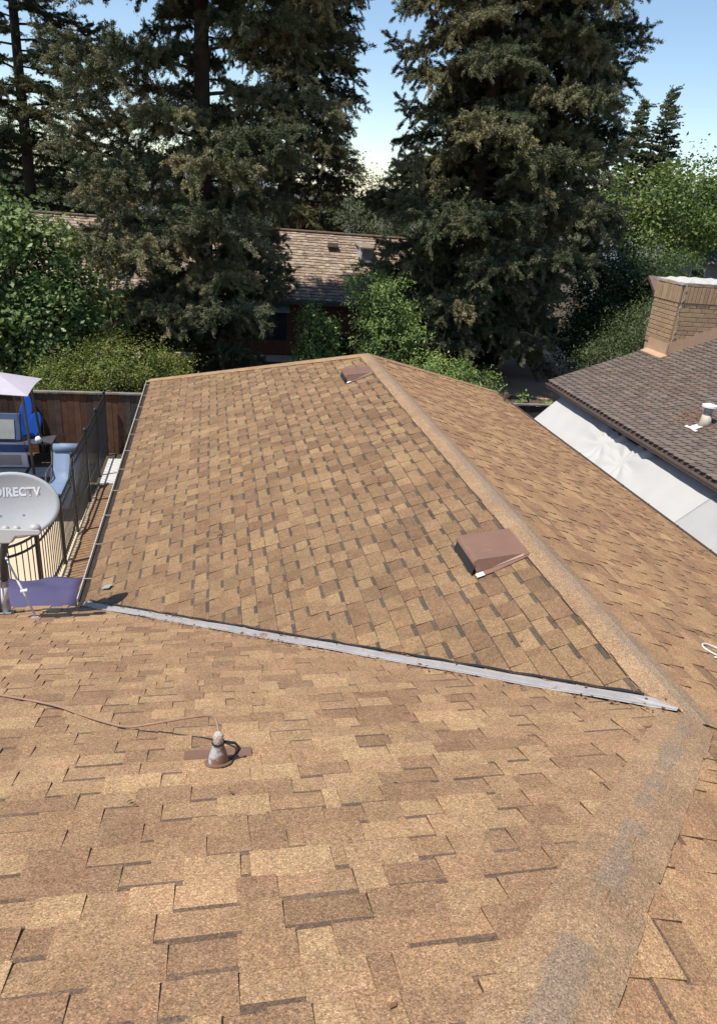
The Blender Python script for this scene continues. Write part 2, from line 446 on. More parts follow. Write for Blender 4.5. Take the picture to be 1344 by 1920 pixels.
def pick_stag(mul):
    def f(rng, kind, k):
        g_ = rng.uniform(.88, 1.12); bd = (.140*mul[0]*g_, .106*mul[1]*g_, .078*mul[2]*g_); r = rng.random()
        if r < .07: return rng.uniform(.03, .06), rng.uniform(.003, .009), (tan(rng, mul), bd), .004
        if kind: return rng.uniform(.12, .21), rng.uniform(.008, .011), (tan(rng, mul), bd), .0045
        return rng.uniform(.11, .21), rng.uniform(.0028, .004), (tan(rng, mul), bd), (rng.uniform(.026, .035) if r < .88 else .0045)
    return f
EX = .1385
rA, rB, rC = random.Random(3), random.Random(4), random.Random(5)
valA = [(-.09, .0), (-WB, WB-.09+.0), (-8.6, WB-.0), (-8.6, -RM), (-RM, -RM)]
regA_s = [(-.075, -.0), (-WB-.0, WB-.10), (-WB-.05, WB+.02), (-8.6, WB+.02), (-8.6, -RM), (-RM, -RM), (0, -.02)]
regA_s = [(-.02, -.06), (-WB-.07, WB-.0), (-WB-.10, WB+.02), (-8.6, WB+.02), (-8.6, -RM), (-RM, -RM)]
regB_s = [(0, .06), (0, LR), (-WB-.02, LR+WB+.02), (-WB-.02, WB+.07)]
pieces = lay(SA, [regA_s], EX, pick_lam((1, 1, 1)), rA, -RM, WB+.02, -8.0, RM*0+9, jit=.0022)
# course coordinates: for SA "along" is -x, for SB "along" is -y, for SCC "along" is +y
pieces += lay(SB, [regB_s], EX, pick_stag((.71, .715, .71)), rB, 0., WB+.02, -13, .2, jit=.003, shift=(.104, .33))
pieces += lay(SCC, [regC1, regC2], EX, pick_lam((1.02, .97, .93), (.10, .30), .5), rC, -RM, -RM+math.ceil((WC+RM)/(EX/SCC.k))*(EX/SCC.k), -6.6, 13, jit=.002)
pieces = [p for p in pieces if p[3].x < WC+.03]
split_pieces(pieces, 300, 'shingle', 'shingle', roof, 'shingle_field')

def caps(P0, P1, s1, s2, wing, n_expo, rng, mul, name='ridge_cap', wear0=0., trim=None):
    """caps from low end P0 to P1, wings lie on slopes s1 and s2 (plan perpendicular distances)"""
    P0 = Vector(P0); P1 = Vector(P1); L = (P1-P0).length; d = (P1-P0)/L; n = int(L/n_expo)
    def wingdir(sl):
        nrm = sl.n; x = d.cross(nrm).normalized()
        if x.dot(Vector((sl.d[0], sl.d[1], 0))) < 0: x = -x
        return x, nrm
    (w1, n1), (w2, n2) = wingdir(s1), wingdir(s2); up = (n1+n2).normalized()
    for i in range(n):
        t0 = i*n_expo; t1 = min(L, t0+n_expo*1.45)
        b = MB(); g_ = rng.uniform(.95, 1.05); c = tuple(x*g_*m for x, m in zip((.362, .228, .127), mul)); j = rng.uniform(-.006, .006)
        sec = []
        for t, h in ((t0, .0155), (t1, .0105)):
            p = P0+d*t; w_ = trim(p) if trim else wing
            sec.append([p+w1*(w_+(j if w_ == wing else 0))+n1*(h*.9), p+w1*w_*.5+n1*(h+.003), p+w1*.02+n1*(h+.006), p+w2*.02+n2*(h+.006), p+w2*wing*.5+n2*(h+.003), p+w2*(wing-j)+n2*(h*.9)])
        bot = [[q-up*.012 for q in sec[0]], [q-up*.010 for q in sec[1]]]
        m = 6; V = sec[0]+sec[1]+bot[0]+bot[1]
        F = [(k, k+1, m+k+1, m+k) for k in range(m-1)]
        F2 = [(k, 2*m+k, 2*m+k+1, k+1) for k in range(m-1)]+[(m+k, m+k+1, 3*m+k+1, 3*m+k) for k in range(m-1)]
        F2 += [(0, m, 3*m, 2*m), (m-1, 2*m+m-1, 3*m+m-1, m+m-1)]
        b.add(V, F, c); b.f += [list(q) for q in F2]; b.c += [tuple(x*.22 for x in c)]*len(F2)
        wv = [-.12, .08, .40, .40, .14, -.10]; wk = rng.uniform(-.12, .12)+wear0
        b.wear = [x+wk for x in wv]*2+[0]*(2*m)
        b.build(name, 'cap_shingle', roof)
rc = random.Random(9)
caps((0, LR, ZJ), (0, -.10, ZJ), SB, SCC, .132, .145, rc, (.90, .93, .98), wear0=.03, trim=lambda P: max(.025, min(.132, P.y-.035)))
caps((-.07, -.07, ZJ+PT*.07), (-RM, -RM, ZJ+PT*RM), SA, SCC, .132, .15, rc, (.97, .98, 1.0), 'hip_cap', wear0=-.06)
caps((-WB, LR+WB, ZJ-PT*WB), (0, LR, ZJ), SB, SN, .15, .145, rc, (.95, .93, .9), 'hip_cap', wear0=-.2)
caps((WC, LR+WC, ZJ-PT*WC), (0, LR, ZJ), SCC, SN, .15, .145, rc, (1, .95, .92), 'hip_cap', wear0=-.2)
# valley flashing: W profile along the A/B intersection
vd = Vector((-1, 1, -PT)).normalized()
pa = Vector((-.707, -.707, PT*.707)).normalized(); pb = Vector((.707, .707, PT*.707)).normalized()
prof = [(pa, .115, .012), (pa, .105, .017), (pa, .035, .012), (pa, .022, .016), (None, 0, .040), (pb, .022, .016), (pb, .035, .012), (pb, .085, .011), (pb, .095, .010)]
b = MB(); rows = []
VL = math.hypot(WB, WB, PT*WB)
for i in range(41):
    t = i/40*(VL-.06)+.06; p = Vector((0, 0, ZJ))+vd*t; r = []
    ww = .50+.02*math.sin(i*1.3)
    fade = min(1, .6+t*2.2)
    for dv, dist, h in prof:
        q = p+Vector((0, 0, min(h, .016+.07*t)+.003*math.sin(i*.8))); 
        if dv is not None: q = q+dv*dist*ww*fade
        r.append(q)
    rows.append(r)
b.grid(rows); b.build('valley_flashing', 'galv', house, smooth=False)
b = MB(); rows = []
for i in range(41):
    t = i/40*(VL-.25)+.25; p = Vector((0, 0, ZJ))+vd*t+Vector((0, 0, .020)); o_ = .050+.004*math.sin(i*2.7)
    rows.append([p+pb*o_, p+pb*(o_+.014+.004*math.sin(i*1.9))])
b.grid(rows); b.build('gap_shade', 'black', house)  # black strip painting in the shadow gap along the wing's cut shingle edge
# gutters
def gutter(path0, path1, outv, parent, mat, strap_every=.72, wd=.095, dp=.10, lip=.010):
    P0 = Vector(path0); P1 = Vector(path1); o_ = Vector(outv); d = (P1-P0)
    b = MB(); sec = [(0, 0), (0, -dp), (wd*.72, -dp), (wd*.8, -dp*.55), (wd, -dp*.3), (wd, 0.0), (wd-lip, 0.0), (wd-lip, -dp*.28), (wd*.74, -dp*.6), (wd*.68, -dp+.006), (.006, -dp+.006), (.006, 0)]
    R = [[P0+o_*x+Vector((0, 0, z)) for x, z in sec+[sec[0]]], [P1+o_*x+Vector((0, 0, z)) for x, z in sec+[sec[0]]]]
    b.grid(R); b.add(R[0][:-1], [tuple(range(12))]); b.add(R[1][:-1], [tuple(range(11, -1, -1))])
    g = b.build('gutter', mat, parent)
    n = int(d.length/strap_every)
    for i in range(n):
        p = P0+d*((i+.5)/n); s = MB(); s.box(p+o_*(wd*.5-.01)+Vector((0, 0, .004)), (wd+.03 if abs(o_.x) > .5 else .012, .008 if abs(o_.x) > .5 else wd+.03, .005)); s.build('gutter_strap', mat, g)
    return g
ze = ZJ-PT*WB
gutter((-WB-.005, WB+.16, ze-.02), (-WB-.005, LR+WB+.03, ze-.02), (-1, 0, 0), house, 'cream_paint')
lin = MB(); lin.box((-WB-.045, (WB+.18+LR+WB)/2, ze-.085), (.078, LR-.05, .05)); lin.build('gutter_sludge', 'gutter_dirt', house)
gutter((WC+.005, YS, ZJ-PT*WC-.02), (WC+.005, LR+WC, ZJ-PT*WC-.02), (1, 0, 0), house, 'fascia_brown')
gutter((XW, WB+.005, ze-.09), (-WB-.17, WB+.005, ze-.09), (0, 1, 0), house, 'fascia_brown')
fs = MB(); fs.box(((-WB-.2+XW)/2, WB-.01, ze-.14), (-XW-WB-.2, .02, .14)); fs.box((-WB+.012, (WB+LR+WB)/2, ze-.15), (.02, LR, .14)); fs.build('fascia', 'fascia_brown', house)

# roof vents (slant back)
def slope_frame(sl, x, y):
    dn = Vector((sl.d[0], sl.d[1], -sl.p)).normalized(); al = Vector((sl.a[0], sl.a[1], 0)); return sl.at((x, y)), dn, al, sl.n
def roof_vent(x, y, sc, la):
    p, dn, al, n = slope_frame(SB, x, y)
    def W(a, d_, h): return p+al*a+dn*d_+n*h
    fl = MB(); q = [W(-.235*sc, -.20*sc, .013), W(.235*sc, -.20*sc, .013), W(.275*sc, .10*sc, .014), W(.275*sc, .225*sc, .018), W(-.275*sc, .225*sc, .018), W(-.275*sc, .10*sc, .014)]
    fl.prism(ccw3(q, n), n*-.008)
    root = fl.build('roof_vent', 'brown_paint', house)
    root['label'] = la
    b = MB(); hw, bw = .205*sc, .222*sc
    # hood: closed back, rounded drooping front edge, open underneath at the downhill end
    sec = [(-.215, .020), (-.17, .030), (.10, .098), (.180, .118), (.210, .114), (.226, .098), (.226, .078)]
    T = [[W(s_*(hw if i < 5 else hw*.985), d_*sc, h*sc) for d_, h in sec] for i, s_ in ((0, -1), (0, 1))]
    b.grid(T)
    for k, s_ in enumerate((-1, 1)):
        edge = T[k]; foot = [W(s_*bw, d_*sc*.96, .018) for d_, h in sec]
        b.grid([edge, foot])
    b.grid([[T[0][0], T[1][0]], [W(-bw, -.19*sc, .016), W(bw, -.19*sc, .016)]])
    hd = b.build('hood', 'brown_paint', root)
    m = hd.modifiers.new('solid', 'SOLIDIFY'); m.thickness = .004; m.offset = -1
    s = MB(); s.prism(ccw3([W(-.215*sc, .214*sc, .082*sc), W(.215*sc, .214*sc, .082*sc), W(.222*sc, .262*sc, .022*sc), W(-.222*sc, .262*sc, .022*sc)], n), n*-.004); s.build('slot_shade', 'black', root)  # leaning black panel stands in for the deep shade under the hood lip
    s = MB(); s.box(W(0, .200*sc, .050*sc), (.016, .42*sc, .010*sc), Matrix((dn, al, n)).transposed()); s.build('louvre', 'brown_dark', root)
    s = MB(); s.box(W(.262*sc, .205*sc, .021), (.06, .05, .004), Matrix((dn, al, n)).transposed()); s.build('sealant_patch', 'white_plastic', root)
def ccw3(q, n):
    a = (q[1]-q[0]).cross(q[2]-q[0])
    return q if a.dot(n) > 0 else q[::-1]
roof_vent(-.295, 2.055, .98, 'large brown metal slant-back vent low on the wing beside worn grey ridge caps')
roof_vent(-.30, 7.72, .95, 'small brown metal vent near the peak of the wing')

# pipe boot with wrapped cable
p, dn, al, n = slope_frame(SA, -2.400, -.215)
fl = MB(); R3 = Matrix((Vector((1, 0, 0)), dn, n)).transposed()
fl.box(p+dn*.085+n*.0125, (.285, .10, .005), R3)
boot = fl.build('pipe_boot', 'brown_paint', house); boot['label'] = 'small brown cone shaped pipe boot with peeling paint, wrapped in sealant and cable'
pl = MB(); ring = []
for k in range(24):
    t = 2*math.pi*k/24; ring.append(p+Vector((1, 0, 0))*(.057*math.cos(t))+dn*(.057*math.sin(t)*.95-.008)+n*.0135)
pl.prism(ccw3(ring, n), n*-.006); pl.build('base_plate', 'brown_paint', boot)
cone = MB(); up = Vector((0, 0, 1))
cone.tube([p+n*.01, p+up*.025, p+up*.065, p+up*.108, p+up*.116], [.046, .042, .033, .022, .021], 20); cone.build('cone', 'boot_paint', boot, smooth=True)
wr = MB(); wr.tube([p+up*.110, p+up*.12, p+up*.133, p+up*.148, p+up*.16, p+up*.168], [.019, .023, .020, .023, .018, .010], 12); wr.build('sealant_wrap', 'sealant', boot, smooth=True)
cl = MB(); cl.tube([p+up*.113, p+up*.121], [.027, .027], 16); cl.build('clamp', 'black', boot)
lp = MB(); c0 = p+up*.117
lp.tube([c0+Vector((.028, 0, 0)), c0+Vector((.07, .01, -.02)), c0+Vector((.09, .02, -.06)), c0+Vector((.075, .02, -.09)), c0+Vector((.05, .01, -.105))], .006, 6); lp.build('tail_loop', 'black', boot)

# ------------------------------------------------------------------ cable running over the roof
def bez(pts, n=8):
    P = [Vector(q) for q in pts]; out = []
    for i in range(len(P)-1):
        a, b_, c, d = P[max(i-1, 0)], P[i], P[i+1], P[min(i+2, len(P)-1)]
        for k in range(n):
            t = k/n; out.append(.5*((2*b_)+(c-a)*t+(2*a-5*b_+4*c-d)*t*t+(3*b_-a-3*c+d)*t**3))
    out.append(P[-1]); return out
cpts = [(-2.396, -.208, 4.235), (-2.411, -.14, 4.262), (-2.443, -.06, 4.215), (-2.513, .03, 4.137), (-2.612, .115, 4.053), (-2.715, .18, 3.985), SA.at((-2.821, .235), .020), SA.at((-2.934, .33), .016), SA.at((-3.083, .47), .018), SA.at((-3.244, .63), .020), SA.at((-3.57, .86), .017), SA.at((-4.2, 1.25), .017), SA.at((-5.2, 1.7), .017), SA.at((-6.5, 2.0), .017), SA.at((-8.2, 2.1), .017)]
b = MB(); cp = bez(cpts); b.tube(cp, .006, 8)
tag(b.build('cable', 'cable', smooth=True), 'thin brown cable looping out of the pipe boot and running across the shingles', 'cable')
b = MB(); rp = [SCC.at(q, .016) for q in ((1.16, 1.02), (1.06, 1.07), (.98, 1.09), (.90, 1.06), (.86, 1.00), (.90, .95), (.96, .93), (.94, .90), (.87, .89))]
b.tube(bez(rp, 6), .006, 6); tag(b.build('cord', 'white_plastic', smooth=True), 'short curl of white cord lying on the right slope', 'cord')
b = MB(); q = SCC.at((3.55, 11.25)); b.tube([q-Vector((0, 0, .05)), q+Vector((0, 0, .17))], .032, 10); b.build('vent_stub', 'brown_dark', house)['label'] = 'short dark brown pipe standing by the right eave corner'

# debris
def litter(name, pts, label, cat, rng, size=(.015, .04), cols=((.16, .075, .035), (.22, .11, .05), (.10, .05, .03))):
    b = MB()
    for q, n_ in pts:
        a = rng.random()*6.28; t1 = n_.orthogonal().normalized(); t2 = n_.cross(t1); x = t1*math.cos(a)+t2*math.sin(a); y = n_.cross(x)
        l = rng.uniform(*size); w_ = l*rng.uniform(.25, .6); h = rng.uniform(.002, .009)
        b.add([q-x*l/2+n_*.002, q+y*w_/2+n_*h, q+x*l/2+n_*.004, q-y*w_/2+n_*h], [(0, 1, 2, 3)], rng.choice(cols))
    o = b.build(name, 'dead_leaf'); return tag(o, label, cat, kind='stuff')
rl = random.Random(21); pts = []
for i in range(330):
    t = VL*rl.random()**.8; cl_ = .5+.5*math.sin(t*5.1)+.5*math.sin(t*13.7)
    if rl.random() > .35+.5*cl_: continue
    off = rl.choice((pa*rl.uniform(.03, .135), pa*rl.uniform(.08, .135), pb*rl.uniform(.01, .07)))
    pts.append((Vector((0, 0, ZJ+.017))+vd*t+off, Vector((0, 0, 1))))
litter('dry_leaf_litter', pts, 'dry brown leaf bits collected along the pale valley flashing', 'leaf litter', rl)
pts = []
for i in range(70): 
    x = rl.uniform(-5, -.2); y = rl.uniform(-1.8, 3.3)
    if y < -x-.3 and y > x: pts.append((SA.at((x, y), .010), SA.n))
for i in range(110):
    x = rl.uniform(-3.5, -.2); y = rl.uniform(0, 11)
    if y > -x+.2 and y < LR-x-.3: pts.append((SB.at((x, y), .010), SB.n))
for i in range(130):
    x = rl.uniform(.2, 3.6); y = rl.uniform(-1, 11); pts.append((SCC.at((x, y), .010), SCC.n))
litter('scattered_leaf_bits', pts, 'tiny brown leaf bits strewn thinly over the tan shingles', 'leaf litter', rl, (.012, .035))
b = MB()
for k in range(5):
    a0 = k*1.3; q = SB.at((-2.32, 4.03), .012); b.tube([q, q+Vector((math.cos(a0)*.05, math.sin(a0)*.07, .012)), q+Vector((math.cos(a0+.3)*.10, math.sin(a0+.3)*.13, .004))], [.005, .004, .002], 5)
tag(b.build('dry_twig', 'brown_dark'), 'dry forked twig lying on the left slope of the wing', 'twig')

# ------------------------------------------------------------------ satellite dish on the eave
dish = thing('satellite_dish', 'grey oval satellite dish with white lettering on a bent mast at the eave', 'satellite dish', SA.at((-4.21, 3.3), .01))
D0 = Vector((-4.015, 3.17, 3.79)); nd = Vector((.16, -.86, .30)).normalized()
ex = Vector((.985, .17, -.035)); ex = (ex-nd*ex.dot(nd)).normalized(); ey = nd.cross(ex)
if ey.z < 0: ey = -ey
RA, RB_ = .36, .268
def dsurf(a, b_, off=0.): r2 = (a/RA)**2+(b_/RB_)**2; return D0+ex*a+ey*b_+nd*(.055*(r2-1)+off)
b = MB(); G = []
for i in range(13):
    rr = (i+.001)/12; G.append([dsurf(RA*rr*math.cos(t), RB_*rr*math.sin(t)) for t in np.linspace(0, 2*math.pi, 49)])
b.grid(G)
rim = [dsurf(RA*math.cos(t), RB_*math.sin(t)) for t in np.linspace(0, 2*math.pi, 49)]
b.grid([rim, [q-nd*.014+(q-D0).normalized()*.003 for q in rim]])
refl = b.build('reflector', 'dish_grey', dish, smooth=True, weld=True)
m = refl.modifiers.new('solid', 'SOLIDIFY'); m.thickness = .003; m.offset = -1
cu = bpy.data.curves.new('lettering', 'FONT'); cu.body = 'DIRECTV'; cu.size = .100; cu.align_x = 'CENTER'; cu.align_y = 'CENTER'; cu.space_character = 1.08; cu.offset = .0042; cu.resolution_u = 3
tmp = bpy.data.objects.new('tmp_text', cu); COL.objects.link(tmp); bpy.context.view_layer.update()
me = bpy.data.meshes.new_from_object(tmp.evaluated_get(bpy.context.evaluated_depsgraph_get())); bpy.data.objects.remove(tmp)
for v in me.vertices:
    q = dsurf(v.co.x*.80+.045, v.co.y*1.0+.105, .006); v.co = q
me.materials.clear(); me.materials.append(MATS['letter_white'])
lo = bpy.data.objects.new('lettering', me); link(lo, refl); lo['label'] = 'white lettering reading DIRECTV'
for a, b_ in ((.085, -.085), (-.085, -.085), (.21, .09)):
    s = MB(); q = dsurf(a, b_, .002); s.tube([q, q+nd*.004], .009, 10); s.build('bolt', 'mast_grey', refl)
foot = SA.at((-4.21, 3.3), .008)
s = MB(); s.box(foot+SA.n*.008, (.13, .16, .012), Matrix((Vector((1, 0, 0)), Vector((0, 1, -PT)).normalized(), SA.n)).transposed()); s.build('foot_plate', 'mast_grey', dish, bevel=.003)
for sx in (-1, 1):
    s = MB(); s.prism([foot+Vector((sx*.032, -.055, .02)), foot+Vector((sx*.032, .055, .0)), foot+Vector((sx*.032, .02, .15)), foot+Vector((sx*.032, -.02, .15))], (.005*sx, 0, 0)); s.build('foot_cheek', 'mast_grey', dish)
mp = [foot+Vector((0, 0, .02)), Vector((-4.185, 3.3, 3.02))]
s = MB(); s.tube(mp, .029, 14); mast = s.build('mast', 'white_metal', dish, smooth=True)
s = MB(); s.tube([Vector((-4.186, 3.3, 3.0)), Vector((-4.165, 3.3, 3.28)), Vector((-4.14, 3.28, 3.38)), Vector((-4.06, 3.24, 3.50)), Vector((-4.02, 3.24, 3.60))], .031, 14); s.build('mast_elbow', 'dark_metal', mast, smooth=True)
s = MB(); s.tube([Vector((-4.187, 3.3, 2.97)), Vector((-4.186, 3.3, 3.03))], .036, 14); s.build('mast_collar', 'mast_grey', mast)
bk = D0-nd*.115
s = MB(); s.box(bk, (.24, .20, .05), Matrix((ex, ey, nd)).transposed()); s.build('back_bracket', 'dark_metal', dish, bevel=.01)
# LNB arm: from the bottom of the dish forward to a wide feed bar
arm0 = Vector((-4.05, 3.22, 3.55)); feed = Vector((-4.035, 2.92, 3.66))
s = MB(); s.tube([arm0, arm0+Vector((.01, -.1, .01)), feed+Vector((0, .05, -.06))], [.026, .024, .022], 8); s.build('feed_arm', 'dark_metal', dish)
fx = Vector((.985, .05, -.02)).normalized(); fy = Vector((0, .35, .94)).normalized(); fz = fx.cross(fy); FM = Matrix((fx, fy, fz)).transposed()
s = MB(); pr2 = [(-.34, .055), (.27, .030), (.285, .012), (.275, -.012), (.10, -.022), (.065, -.075), (-.055, -.075), (-.09, -.030), (-.34, .0)]
s.prism(ccw3([feed+fx*a+fy*(b_-.0)+fz*.05 for a, b_ in pr2], fz), fz*-.10); fb = s.build('feed_bar', 'dish_arm', dish, bevel=.008)
for a, r in ((-.21, .035), (-.10, .03), (.02, .030), (.10, .030), (.235, .048)):
    s = MB(); c0 = feed+fx*a+fy*(.04-.02*(a+.2)); s.tube([c0-fy*.01, c0+fy*r*.35, c0+fy*r*.75, c0+fy*r*.98], [r, r*.95, r*.68, r*.15], 14); s.build('feed_cap', 'dish_arm', fb, smooth=True)
bf = SA.at((-3.905, 3.06), .012)
s = MB(); s.tube([bf+Vector((0, 0, .01)), Vector((-4.145, 3.285, 3.27))], .0095, 8); br = s.build('brace', 'white_metal', dish, smooth=True)
s = MB(); c0 = bf.lerp(Vector((-4.145, 3.285, 3.27)), .42); s.tube([c0+Vector((-.015, 0, 0)), c0+Vector((.04, 0, .012))], .015, 8); s.build('brace_clamp', 'white_metal', br)
s = MB(); s.box(bf, (.06, .04, .008), Matrix((Vector((1, 0, 0)), Vector((0, 1, -PT)).normalized(), SA.n)).transposed()); s.build('brace_foot', 'white_metal', br)
s = MB(); s.tube(bez([Vector((-4.10, 3.25, 3.5)), Vector((-4.22, 3.22, 3.42)), Vector((-4.20, 3.24, 3.2)), Vector((-4.225, 3.26, 3.0)), Vector((-4.23, 3.22, 2.8))], 5), .006, 6); s.build('coax', 'black', dish)

# ------------------------------------------------------------------ purple canopy below the eave, with folds
b = MB(); G = []
nx, ny = 26, 16
for j in range(ny):
    r = []
    for i in range(nx):
        u, v = i/(nx-1), j/(ny-1)
        x = -6.3+u*(2.57-.03*v); y = 3.72+.03*math.sin(u*9)+v*(.86)
        z = 2.50-.30*abs(v-.40)*(1.0)-.02*u+.05*abs(math.sin(u*9+v*2.2))-.03*abs(math.sin(u*17-v*5))+.012*math.sin(u*31-v*7)
        if u > .82 and v < .5: z -= (u-.82)*.9*(.5-v)
        r.append((x, y, z))
    G.append(r)
b.grid(G); o = b.build('purple_canopy', 'purple_cloth', smooth=True)
tag(o, 'purple fabric shade canopy sagging just below the eave behind the satellite dish', 'canopy')
m = o.modifiers.new('solid', 'SOLIDIFY'); m.thickness = .006
# canopy needs posts to stand on
for x, y in ((-3.9, 4.35), (-6.1, 4.35)):
    s = MB(); s.tube([(x, y, 0), (x, y, 2.40)], .025, 8); s.build('post', 'dark_metal', o)
b = MB(); G = []
for j in range(7): G.append([SB.at((-3.46+.013*i+.006*j, 3.76+.009*j-.006*i), .016+.012*abs(math.sin(i*1.4+j))+.010*abs(math.sin(j*2.))) for i in range(7)])
b.grid(G); o = b.build('plastic_scrap', 'mesh_grey', smooth=True); tag(o, 'crumpled grey plastic scrap lying at the foot of the valley', 'plastic scrap')
m = o.modifiers.new('solid', 'SOLIDIFY'); m.thickness = .003

# ------------------------------------------------------------------ neighbour house on the right
NX, NZ, NP, NY = 5.42, 2.60, .36, 13.18
nh = thing('brown_neighbour_house', 'low neighbouring house with dark brown scalloped shingle roof and tan brick chimney', 'house', (10.5, 5, 0))
SW_ = Slope((NX, 0), (-1, 0), NZ, NP)      # q grows downhill (towards -x); q = NX-x
SE_ = Slope((15.6, 0), (1, 0), NZ, NP)
b = MB(); slab(b, SW_, [(NX, -5), (NX, NY), (10.51, NY), (10.51, -5)]); slab(b, SE_, [(10.51, -5), (10.51, NY), (15.6, NY), (15.6, -5)])
nroof = b.build('roof', 'fascia_brown', nh)
def pick_brown(rng, kind, k):
    g = rng.uniform(.80, 1.2); c = (.140*g, .109*g, .088*g)
    return .155, rng.uniform(.014, .020), (c, c), 0.
pc = lay(SW_, [[(NX-.03, 1.5), (NX-.03, NY+.02), (10.5, NY+.02), (10.5, 1.5)]], .135, pick_brown, random.Random(15), -5.08, .06, -NY-.1, -1.4, slant=.062, jit=.009)
split_pieces(pc, 300, 'shingle', 'brown_shingle', nroof, 'shingle_field')
gutter((NX-.0, -5, NZ-.04), (NX-.0, NY-.02, NZ-.04), (-1, 0, 0), nh, 'fascia_brown', strap_every=1.1)
b = MB(); wallrun(b, [(6.0, -4.5), (6.0, NY-.5), (15, NY-.5), (15, -4.5), (6.0, -4.5)], 0, 2.62); b.build('wall', 'stucco', nh)
b = MB(); P = [(6.0, NY-.5, 2.62), (15, NY-.5, 2.62), (10.5, NY-.5, 4.2)]; b.prism(P, (0, .1, 0)); b.build('gable', 'stucco', nh)
b = MB()
for i in range(8):
    b.box((NX+.3, 1.2+i*1.6, NZ-.08), (.6, .05, .10))
b.box((NX+.015, NY-.15, NZ-.13), (.05, .30, .16)); b.build('rafter_tail', 'fascia_brown', nh)
# chimney
chx0, chx1, chy0, chy1 = 7.80, 9.60, 12.44, 13.42
ch = MB(); ch.box(((chx0+chx1)/2, (chy0+chy1)/2, 2.55), (chx1-chx0-.03, chy1-chy0-.03, 5.02)); chim = ch.build('chimney', 'mortar', nh)
chim['label'] = 'tan brick chimney with soldier course, pale cement crown and tan step flashing'
rb = random.Random(33)
def brickcol(): 
    g = rb.uniform(.88, 1.10); return (.365*g, .238*g*rb.uniform(.96, 1.04), .140*g)
def brick(c, size):
    b = MB(); b.box(c, size, None, brickcol()); b.build('brick', 'brick', chim, bevel=.006)
def brick_row(z, h, ln, out, phase, gap=.014, dep=.05):
    # perimeter bricks of one course
    for face in ('W', 'S', 'N'):
        L = (chy1-chy0) if face == 'W' else (chx1-chx0); s = -phase*ln
        while s < L-.02:
            a = max(0, s); e_ = min(L, s+ln); s += ln
            if e_-a < .04: continue
            mid = (a+e_)/2; sz = e_-a-gap
            if a <= 0: mid -= out/2+(.0 if face == 'W' else .0); sz += out
            if e_ >= L: mid += out/2; sz += out
            j = rb.uniform(-.003, .003)
            if face == 'W': brick((chx0+dep/2-out-.012+j, chy0+mid, z+h/2), (dep, sz, h-gap))
            elif face == 'S':
                if a <= 0: mid += dep/2+.003; sz -= dep+.006
                brick((chx0+mid, chy0+dep/2-out-.012+j, z+h/2), (sz, dep, h-gap))
            else:
                if a <= 0: mid += dep/2+.003; sz -= dep+.006
                brick((chx0+mid, chy1-dep/2+out+.012+j, z+h/2), (sz, dep, h-gap))
z = 3.62
for i in range(10): brick_row(z+i*.100, .100, .31, 0., (.0, .5, .22, .7)[i % 4])
brick_row(4.62, .36, .098, .018, 0.)
brick_row(4.98, .09, .30, .018, .35)
b = MB(); G = []
for j in range(9):
    r = []
    for i in range(15):
        u, v = i/14, j/8; e_ = min(u, 1-u, v, 1-v)
        r.append((chx0-.035+u*(chx1-chx0+.07)+.012*math.sin(j*5+i), chy0-.035+v*(chy1-chy0+.07)+.012*math.sin(i*4+j), 5.055+.07*min(1, e_*5)+.014*math.sin(i*2.3+j*3.1)))
    G.append(r)
b.grid(G); o = b.build('cement_crown', 'render_white', chim); m = o.modifiers.new('solid', 'SOLIDIFY'); m.thickness = .05; m.offset = -1
# pale mortar smear running down the corner
b = MB(); G = []
for j in range(22):
    t = j/21; zz = 5.02-1.28*t; wj = .035+.018*math.sin(j*1.7)+.012*math.sin(j*4.1); xo = .05-.0*t+.05*math.sin(j*.5)*.5
    o1 = .022 if zz > 4.6 else .0
    G.append([(chx0+xo+wj*k/3+.012*math.sin(j*2.9+k), chy0-.018-o1-(.004 if 0 < k < 3 else 0), zz) for k in range(4)])
b.grid(G); o = b.build('mortar_smear', 'smear', chim); m = o.modifiers.new('solid', 'SOLIDIFY'); m.thickness = .006; m.offset = 1
def rz(x): return NZ+NP*(x-NX)
# flashings
b = MB(); b.box((chx0-.022, (chy0+13.2)/2-.01, rz(chx0)+.12), (.012, 13.2-chy0+.06, .30)); b.build('flashing', 'flash_tan', chim)
b = MB(); b.prism([(chx0-.19, chy0-.10, rz(chx0-.19)+.022), (chx0-.02, chy0-.10, rz(chx0-.02)+.026), (chx0-.02, NY+.03, rz(chx0-.02)+.026), (chx0-.19, NY+.03, rz(chx0-.19)+.022)], (0, 0, -.01)); b.build('apron_flashing', 'flash_tan', chim)
for i in range(9):
    x0 = chx0-.028+i*.205
    b = MB(); zt_ = rz(x0+.2)+.24+.0*i
    b.prism([(x0, chy0-.024-.003*(i % 2), rz(x0)+.01), (x0+.21, chy0-.024-.003*(i % 2), rz(x0+.21)+.01), (x0+.21, chy0-.024-.003*(i % 2), zt_), (x0, chy0-.024-.003*(i % 2), zt_)], (0, .008, 0)); b.build('step_flashing', 'flash_tan', chim)
# vent pipe
px_, py_ = 6.36, 8.66
b = MB(); zb = rz(px_)
Rn = Matrix((Vector((1, 0, NP)).normalized(), Vector((0, 1, 0)), SW_.n)).transposed()
b.box(SW_.at((px_-.10, py_+.0), .032), (.34, .17, .006), Rn); vp = b.build('pipe_flashing', 'white_metal', nh); vp['label'] = 'white pipe flashing with rain-capped vent pipe on the brown roof'
for s_ in (-1, 1):
    b = MB(); b.box(SW_.at((px_-.245, py_+s_*.12), .032), (.055, .09, .006), Rn); b.build('flange_tab', 'white_metal', vp)
    
